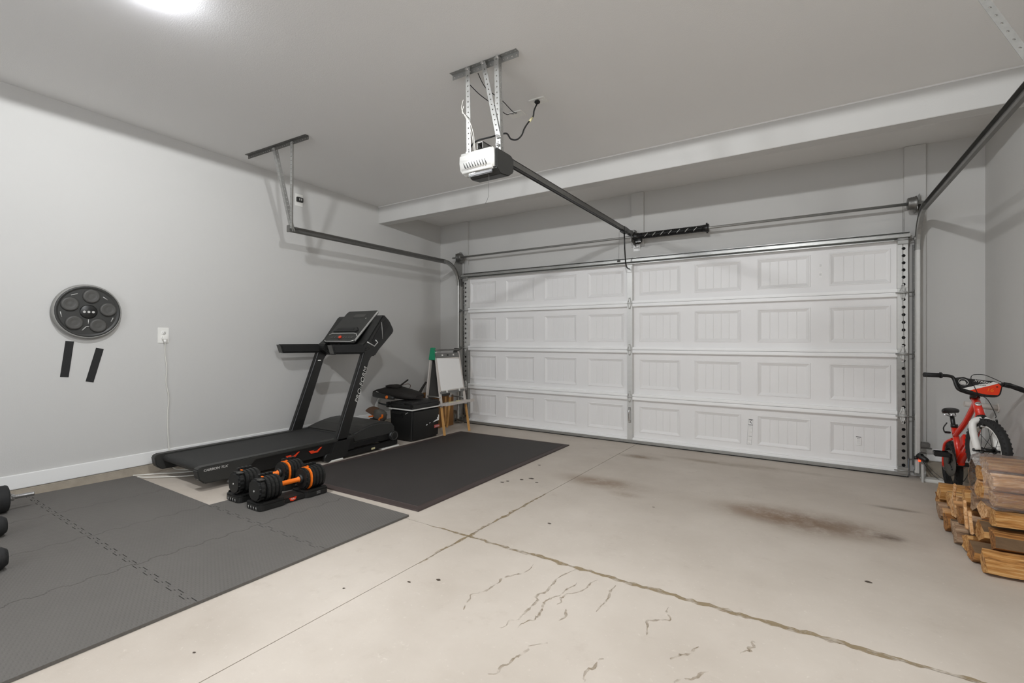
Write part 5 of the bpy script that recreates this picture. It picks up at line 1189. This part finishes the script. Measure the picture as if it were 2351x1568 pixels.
# ------------------------------------------------------------------ BICYCLE (rear wheel on the floor, front wheel up on the log pile)
bk = thing('childrens_bicycle', 'small red bicycle with white fork and black tyres behind the woodpile', 'bicycle', (.92, 4.87, 0))
RW = Vector((.925, 4.87, .198)); FWc = Vector((.965, 4.185, .468)); BB = Vector((.925, 4.62, .275))
HT = Vector((.944, 4.365, .785)); HB = Vector((.951, 4.262, .672)); ST = Vector((.905, 4.70, .50)); SAD = Vector((.892, 4.70, .632))
def wheel(name, c, hd, r, rim_m, parent):
    """hd heading vector in the wheel plane; plane contains hd and an up vector"""
    hd = hd.normalized(); up = Vector((0, 0, 1)); up = (up-hd*up.dot(hd)).normalized(); axl = hd.cross(up)
    w_ = bpy.data.objects.new(name, None)
    b = new(); tr_ = r-.024; n = 48
    pts = [c+(hd*math.cos(t)+up*math.sin(t))*tr_ for t in [2*math.pi*i/n for i in range(n)]]
    tube(b, pts, .025, 12, closed=True); o = obj(name, b, 'blackr', parent); lab(o, 'black knobbly tyre')
    b = new()
    for i in range(44):
        t = 2*math.pi*i/44; rd = hd*math.cos(t)+up*math.sin(t); tg = hd*-math.sin(t)+up*math.cos(t)
        for s_, w0, in ((-.014, .006), (.0, .005), (.014, .006)):
            ph = 0 if s_ else .5
            t2 = 2*math.pi*(i+ph)/44; rd = hd*math.cos(t2)+up*math.sin(t2); tg = hd*-math.sin(t2)+up*math.cos(t2)
            p = c+rd*(r-.004-abs(s_)*.25)+axl*s_; fprism(b, [(-.005, -w0), (.005, -w0), (.005, w0), (-.005, w0)], p, tg, axl, rd, -.003, .004)
    obj('tyre_knob', b, 'blackr', o).__setitem__('kind', 'stuff')
    b = new(); rr = r-.052
    for i in range(n):
        t0, t1 = 2*math.pi*i/n, 2*math.pi*(i+1)/n
        q = []
        for t, s_ in ((t0, -.014), (t1, -.014), (t1, .014), (t0, .014)): q.append(b.verts.new(c+(hd*math.cos(t)+up*math.sin(t))*rr+axl*s_))
        b.faces.new(q)
        q = []
        for t, s_, r_ in ((t0, -.014, rr), (t1, -.014, rr), (t1, -.012, rr+.012), (t0, -.012, rr+.012)): q.append(b.verts.new(c+(hd*math.cos(t)+up*math.sin(t))*r_+axl*s_))
        b.faces.new(q)
        q = []
        for t, s_, r_ in ((t0, .014, rr), (t1, .014, rr), (t1, .012, rr+.012), (t0, .012, rr+.012)): q.append(b.verts.new(c+(hd*math.cos(t)+up*math.sin(t))*r_+axl*s_))
        b.faces.new(q)
    obj('rim', b, rim_m, o, sol=.002)
    b = new(); cyl(b, c-axl*.035, c+axl*.035, .013, n=14); cyl(b, c-axl*.036, c-axl*.030, .022, n=14); cyl(b, c+axl*.030, c+axl*.036, .022, n=14); cyl(b, c-axl*.055, c+axl*.055, .006, n=8); obj('hub', b, 'blackm', o)
    for i in range(16):
        b = new(); t = 2*math.pi*i/16; t2 = t+(.5 if i % 4 < 2 else -.5); s_ = .028 if i % 2 else -.028
        cyl(b, c+axl*s_+(hd*math.cos(t2)+up*math.sin(t2))*.018, c+(hd*math.cos(t)+up*math.sin(t))*rr, .0014, n=5); obj('spoke', b, 'blackm', o)
    return o, axl
al = .26
hdF = Vector((math.sin(al), -math.cos(al), 0)); wF, axF = wheel('front_wheel', FWc, hdF, .203, 'white', bk)
wR, axR = wheel('rear_wheel', RW, Vector((.03, -1, .0)), .197, 'blackm', bk)
def tb(name, pts, r, m, parent=bk, n=10, lbl=None, sm=True):
    b = new(); tube(b, smooth_path(pts, 5) if sm and len(pts) > 2 else pts, r, n); o = obj(name, b, m, parent)
    if lbl: lab(o, lbl)
    return o
b = new(); cyl(b, HB, HT, .0225, n=18); obj('head_tube', b, 'bikered', bk)
b = new(); dH = (HT-HB).normalized(); cyl(b, HT, HT+dH*.018, .027, .024, n=18); cyl(b, HB-dH*.014, HB, .024, .027, n=18); obj('headset', b, 'blackm', bk)
nb_ = (Vector((0, -1, .25))-dH*Vector((0, -1, .25)).dot(dH)).normalized()
b = new(); lathe(b, [(0, 0), (.016, 0), (.015, .003), (0, .004)], HB.lerp(HT, .58)+nb_*.021, nb_, 18); hb_ = lab(obj('head_badge', b, 'silver', bk), 'round silver head badge')
b = new(); fprism(b, [(-.010, -.002), (.010, .001), (.010, .004), (-.010, .001)], HB.lerp(HT, .58)+nb_*.0245, (1, 0, 0), dH, nb_, 0, .001); obj('badge_mark', b, 'blackpr', hb_)
tb('down_tube', [HB+dH*.02, Vector((.942, 4.40, .50)), BB+Vector((0, -.03, .05)), BB], .024, 'bikered')
tb('top_tube', [HT-dH*.03, Vector((.930, 4.52, .60)), ST+Vector((0, -.02, -.03))], .017, 'bikered')
tb('seat_tube', [ST+Vector((0, 0, .03)), BB], .019, 'bikered', sm=False)
b = new(); fprism(b, [(0, 0), (.10, .035), (.16, 0), (.10, -.05)], BB+Vector((0, -.02, .10)), (0, -.5, .85), (0, .85, .5), (1, 0, 0), -.012, .012, bev=.004); obj('gusset', b, 'bikered', bk)
for s_ in (-1, 1):
    tb('chain_stay', [BB+Vector((s_*.02, 0, 0)), BB.lerp(RW, .5)+Vector((s_*.045, 0, -.005)), RW+Vector((s_*.050, 0, 0))], .0095, 'bikered')
    tb('seat_stay', [ST+Vector((s_*.012, 0, -.06)), ST.lerp(RW, .5)+Vector((s_*.05, 0, .03)), RW+Vector((s_*.052, 0, 0))], .0085, 'bikered')
    cr = HB-dH*.022; st_ = axF*s_
    tb('fork_leg', [cr+st_*.006+Vector((0, 0, .004)), cr+st_*.050+Vector((0, -.01, -.022)), cr.lerp(FWc, .5)+st_*.058, FWc+st_*.052], [.014, .017, .017]*0 or .020, 'white', lbl='white fork leg')
    b = new(); cyl(b, FWc+st_*.045, FWc+st_*.075, .011, n=12); obj('axle_nut', b, 'blackm', bk)
tb('seat_post', [ST, SAD-Vector((0, 0, .02))], .0135, 'blackm', sm=False)
b = new(); cyl(b, ST+Vector((0, 0, .028)), ST+Vector((0, 0, .052)), .021, n=14); box(b, ST.x-.055, ST.x-.02, ST.y-.008, ST.y+.008, ST.z-.02, ST.z-.005, .003); tube(b, smooth_path([(ST.x-.055, ST.y, ST.z-.01), (ST.x-.06, ST.y, ST.z+.02), (ST.x-.04, ST.y, ST.z+.06)], 4), .004, 6); obj('seat_clamp', b, 'blackm', bk)
# saddle
b = new(); t = new(); bmesh.ops.create_icosphere(t, subdivisions=3, radius=1)
for v in t.verts:
    u = v.co.y; wd = .070*(.5+.5*max(0, u)) if u > -.2 else .022+.014*(u+1); v.co = Vector((v.co.x*wd, v.co.y*.118, v.co.z*.030+(.012*u*u)))
    if v.co.z < -.01: v.co.z = -.01
bmesh.ops.transform(t, matrix=Matrix.Translation(SAD+Vector((-.022, -.02, .012))) @ Matrix.Rotation(R(-24), 4, 'Z') @ Matrix.Rotation(R(-10), 4, 'Y') @ Matrix.Rotation(R(-4), 4, 'X'), verts=t.verts)
for f in t.faces: f.smooth = True
join(b, t); obj('saddle', b, 'blackp', bk)
b = new()
for s_ in (-.018, .018): tube(b, smooth_path([SAD+Vector((s_-.04, -.10, .0)), SAD+Vector((s_, -.02, -.018)), SAD+Vector((s_+.01, .07, .0))], 4), .0035, 6)
obj('saddle_rail', b, 'chrome', bk)
# crank, chain guard, pedals
CX_ = BB.x-.052
b = new(); lathe(b, [(.058, 0), (.094, .002), (.094, .007), (.058, .006)], (CX_-.004, BB.y, BB.z), (-1, -.16, 0), 36); obj('guard_disc', b, 'greyf', bk)
b = new()
for k in range(5):
    a = 2*math.pi*k/5; tube(b, [(CX_-.004, BB.y+.015*math.cos(a), BB.z+.015*math.sin(a)), (CX_-.004, BB.y+.064*math.cos(a), BB.z+.064*math.sin(a))], .007, 6)
cyl(b, (CX_-.012, BB.y, BB.z), (BB.x+.06, BB.y, BB.z), .016, n=14)
for i in range(28): a = 2*math.pi*i/28; cyl(b, (CX_+.004, BB.y+.055*math.cos(a), BB.z+.055*math.sin(a)), (CX_+.010, BB.y+.055*math.cos(a), BB.z+.055*math.sin(a)), .004, n=6)
obj('chainring', b, 'blackm', bk)
def pedal(x, y, z, nm):
    b = new()
    for yy in (y-.030, y+.022): box(b, x-.045, x+.045, yy, yy+.010, z-.018, z+.018, .006)
    for xx in (x-.045, x-.004, x+.036): box(b, xx, xx+.009, y-.028, y+.030, z-.015, z+.015, .003)
    cyl(b, (x-.04, y, z), (x+.055, y, z), .007, n=10); obj('pedal', b, 'blackp', bk)
pedal(CX_-.068, BB.y-.085, BB.z+.078, 0); pedal(BB.x+.125, BB.y+.085, BB.z-.055, 1)
b = new(); tube(b, [(CX_-.014, BB.y, BB.z), (CX_-.018, BB.y-.085, BB.z+.078)], .009, 8); tube(b, [(BB.x+.062, BB.y, BB.z), (BB.x+.066, BB.y+.085, BB.z-.055)], .009, 8); obj('crank_arm', b, 'blackm', bk)
tb('chain', [Vector((CX_+.006, BB.y-.02, BB.z-.056)), Vector((CX_+.008, RW.y, RW.z-.028)), Vector((CX_+.008, RW.y+.03, RW.z)), Vector((CX_+.008, RW.y, RW.z+.028)), Vector((CX_+.006, BB.y, BB.z+.056))], .004, 'galvd')
# bars, pad, grips
B0 = Vector((.935, 4.31, .880)); BD = Vector((math.cos(.26), math.sin(.26), -.17)).normalized(); BU = Vector((0, .25, .97)); BU = (BU-BD*BU.dot(BD)).normalized(); BN = BD.cross(BU)
def bp(u, v, w=0): return B0+BD*u+BU*v+BN*w
tb('stem', [HT+dH*.015, bp(.0, -.075, -.02), bp(0, -.055, .0)], .017, 'blackm', sm=False)
tb('handlebar', [bp(-.275, .016), bp(-.19, .027), bp(-.145, .031), bp(-.12, .018), bp(-.095, -.045), bp(-.05, -.062), bp(0, -.066), bp(.06, -.062), bp(.12, -.045), bp(.135, .022), bp(.17, .032), bp(.25, .014)], .0105, 'blackm', sm=True)
tb('grip', [bp(-.288, .013), bp(-.193, .027)], .0160, 'blackr', sm=False); tb('grip', [bp(.185, .030), bp(.262, .010)], .0160, 'blackr', sm=False)
b = new(); cyl(b, bp(-.197, .0265), bp(-.190, .028), .020, n=14); cyl(b, bp(.150, .031), bp(.185, .030), .017, n=12); obj('grip_flange', b, 'blackr', bk)
tb('brake_lever', [bp(.155, .03, .012), bp(.19, .02, .05), bp(.25, .0, .055)], .0055, 'blackm')
PADP = [(-.122, .020), (-.103, .028), (-.072, .037), (-.055, .030), (.089, .038), (.116, .033), (.133, .013), (.121, -.049), (.113, -.060), (.055, -.074), (-.008, -.069), (-.056, -.064), (-.085, -.053)]
b = new(); fprism(b, PADP, B0, BD, BU, BN, -.004, .020, bev=.004); pad = lab(obj('bar_pad', b, 'blackp', bk), 'handlebar pad with black, white and red print')
def pp(poly, m, d, nm='pad_print'):
    b = new(); fprism(b, poly, B0, BD, BU, BN, .019, .0203+d); return obj(nm, b, m, pad)
pp([(-.078, -.044), (-.029, -.020), (.012, .004), (.060, .016), (.082, .033), (.107, .031), (.110, .028), (.062, .001), (-.035, -.049)], 'white', .0002)
pp([(-.040, -.0490), (.02, -.020), (.112, .027), (.126, .010), (.116, -.044), (.108, -.052), (.054, -.060), (.003, -.058)], 'redpr', .0004)
tube_pts = [bp(-.077+.026*math.cos(t), .000+.021*math.sin(t), .0212) for t in [2*math.pi*i/18 for i in range(18)]]
b = new(); tube(b, tube_pts, .0014, 5, closed=True); obj('pad_ring', b, 'white', pad)
pp([(-.098, -.004), (-.088, .008), (-.070, .010), (-.060, -.006), (-.066, -.016), (-.088, -.016)], 'silver', .0006)
text('pad_text', 'XTREM', .019, bp(.018, .020, .0212), BD-BU*.03, BU, 'white', pad, .0003, .4, 1.35)
text('pad_text', 'BURNER', .0105, bp(.018, -.003, .0214), BD+BU*.12, BU, 'blackpr', pad, .0003, .4, 1.3)
text('pad_text', '16', .034, bp(.066, -.026, .0216), BD+BU*.05, BU, 'orpr', pad, .0003, .2, 1.2)
pp([(.097, .004), (.108, .008), (.110, .000), (.100, -.002)], 'blackpr', .0008)
tb('brake_cable', [bp(.003, -.064, .022), bp(-.020, -.020, .026), bp(-.036, .029, .020), bp(-.027, .055, .01), bp(-.002, .070, .0), bp(.045, .076, 0), bp(.104, .058, .0), bp(.153, .038, .0)], .0022, 'blackr', n=6)
tb('brake_cable', [bp(.003, -.064, .022), Vector((.975, 4.23, .79)), Vector((1.005, 4.20, .70)), FWc+Vector((.03, -.02, .215))], .0022, 'blackr', n=6)
b = new(); p_ = FWc+Vector((.01, 0, .20)); box(b, p_.x-.035, p_.x+.035, p_.y-.015, p_.y+.03, p_.z-.045, p_.z-.025, .004); tube(b, smooth_path([p_+Vector((-.035, .04, .0)), p_+Vector((-.04, .045, -.04)), p_+Vector((-.032, .04, -.07))], 3), .006, 6); tube(b, smooth_path([p_+Vector((.035, .02, .0)), p_+Vector((.04, .025, -.04)), p_+Vector((.03, .02, -.07))], 3), .006, 6); obj('brake_caliper', b, 'blackm', bk)
# wall hook behind the head tube
hk = thing('wall_hook', 'pale grey tube sticking out from the right wall behind the bicycle head tube', 'hook', (XR, 4.96, .66))
b = new(); cyl(b, (1.010, 4.95, .682), (XR, 4.97, .662), .021, n=18); lab(obj('foam_tube', b, 'greyf' if 0 else 'wwood', hk), 'pale grey foam tube')
b = new(); cyl(b, (XR-.008, 4.97, .662), (XR, 4.97, .662), .034, n=18); obj('wall_flange', b, 'wwood', hk)
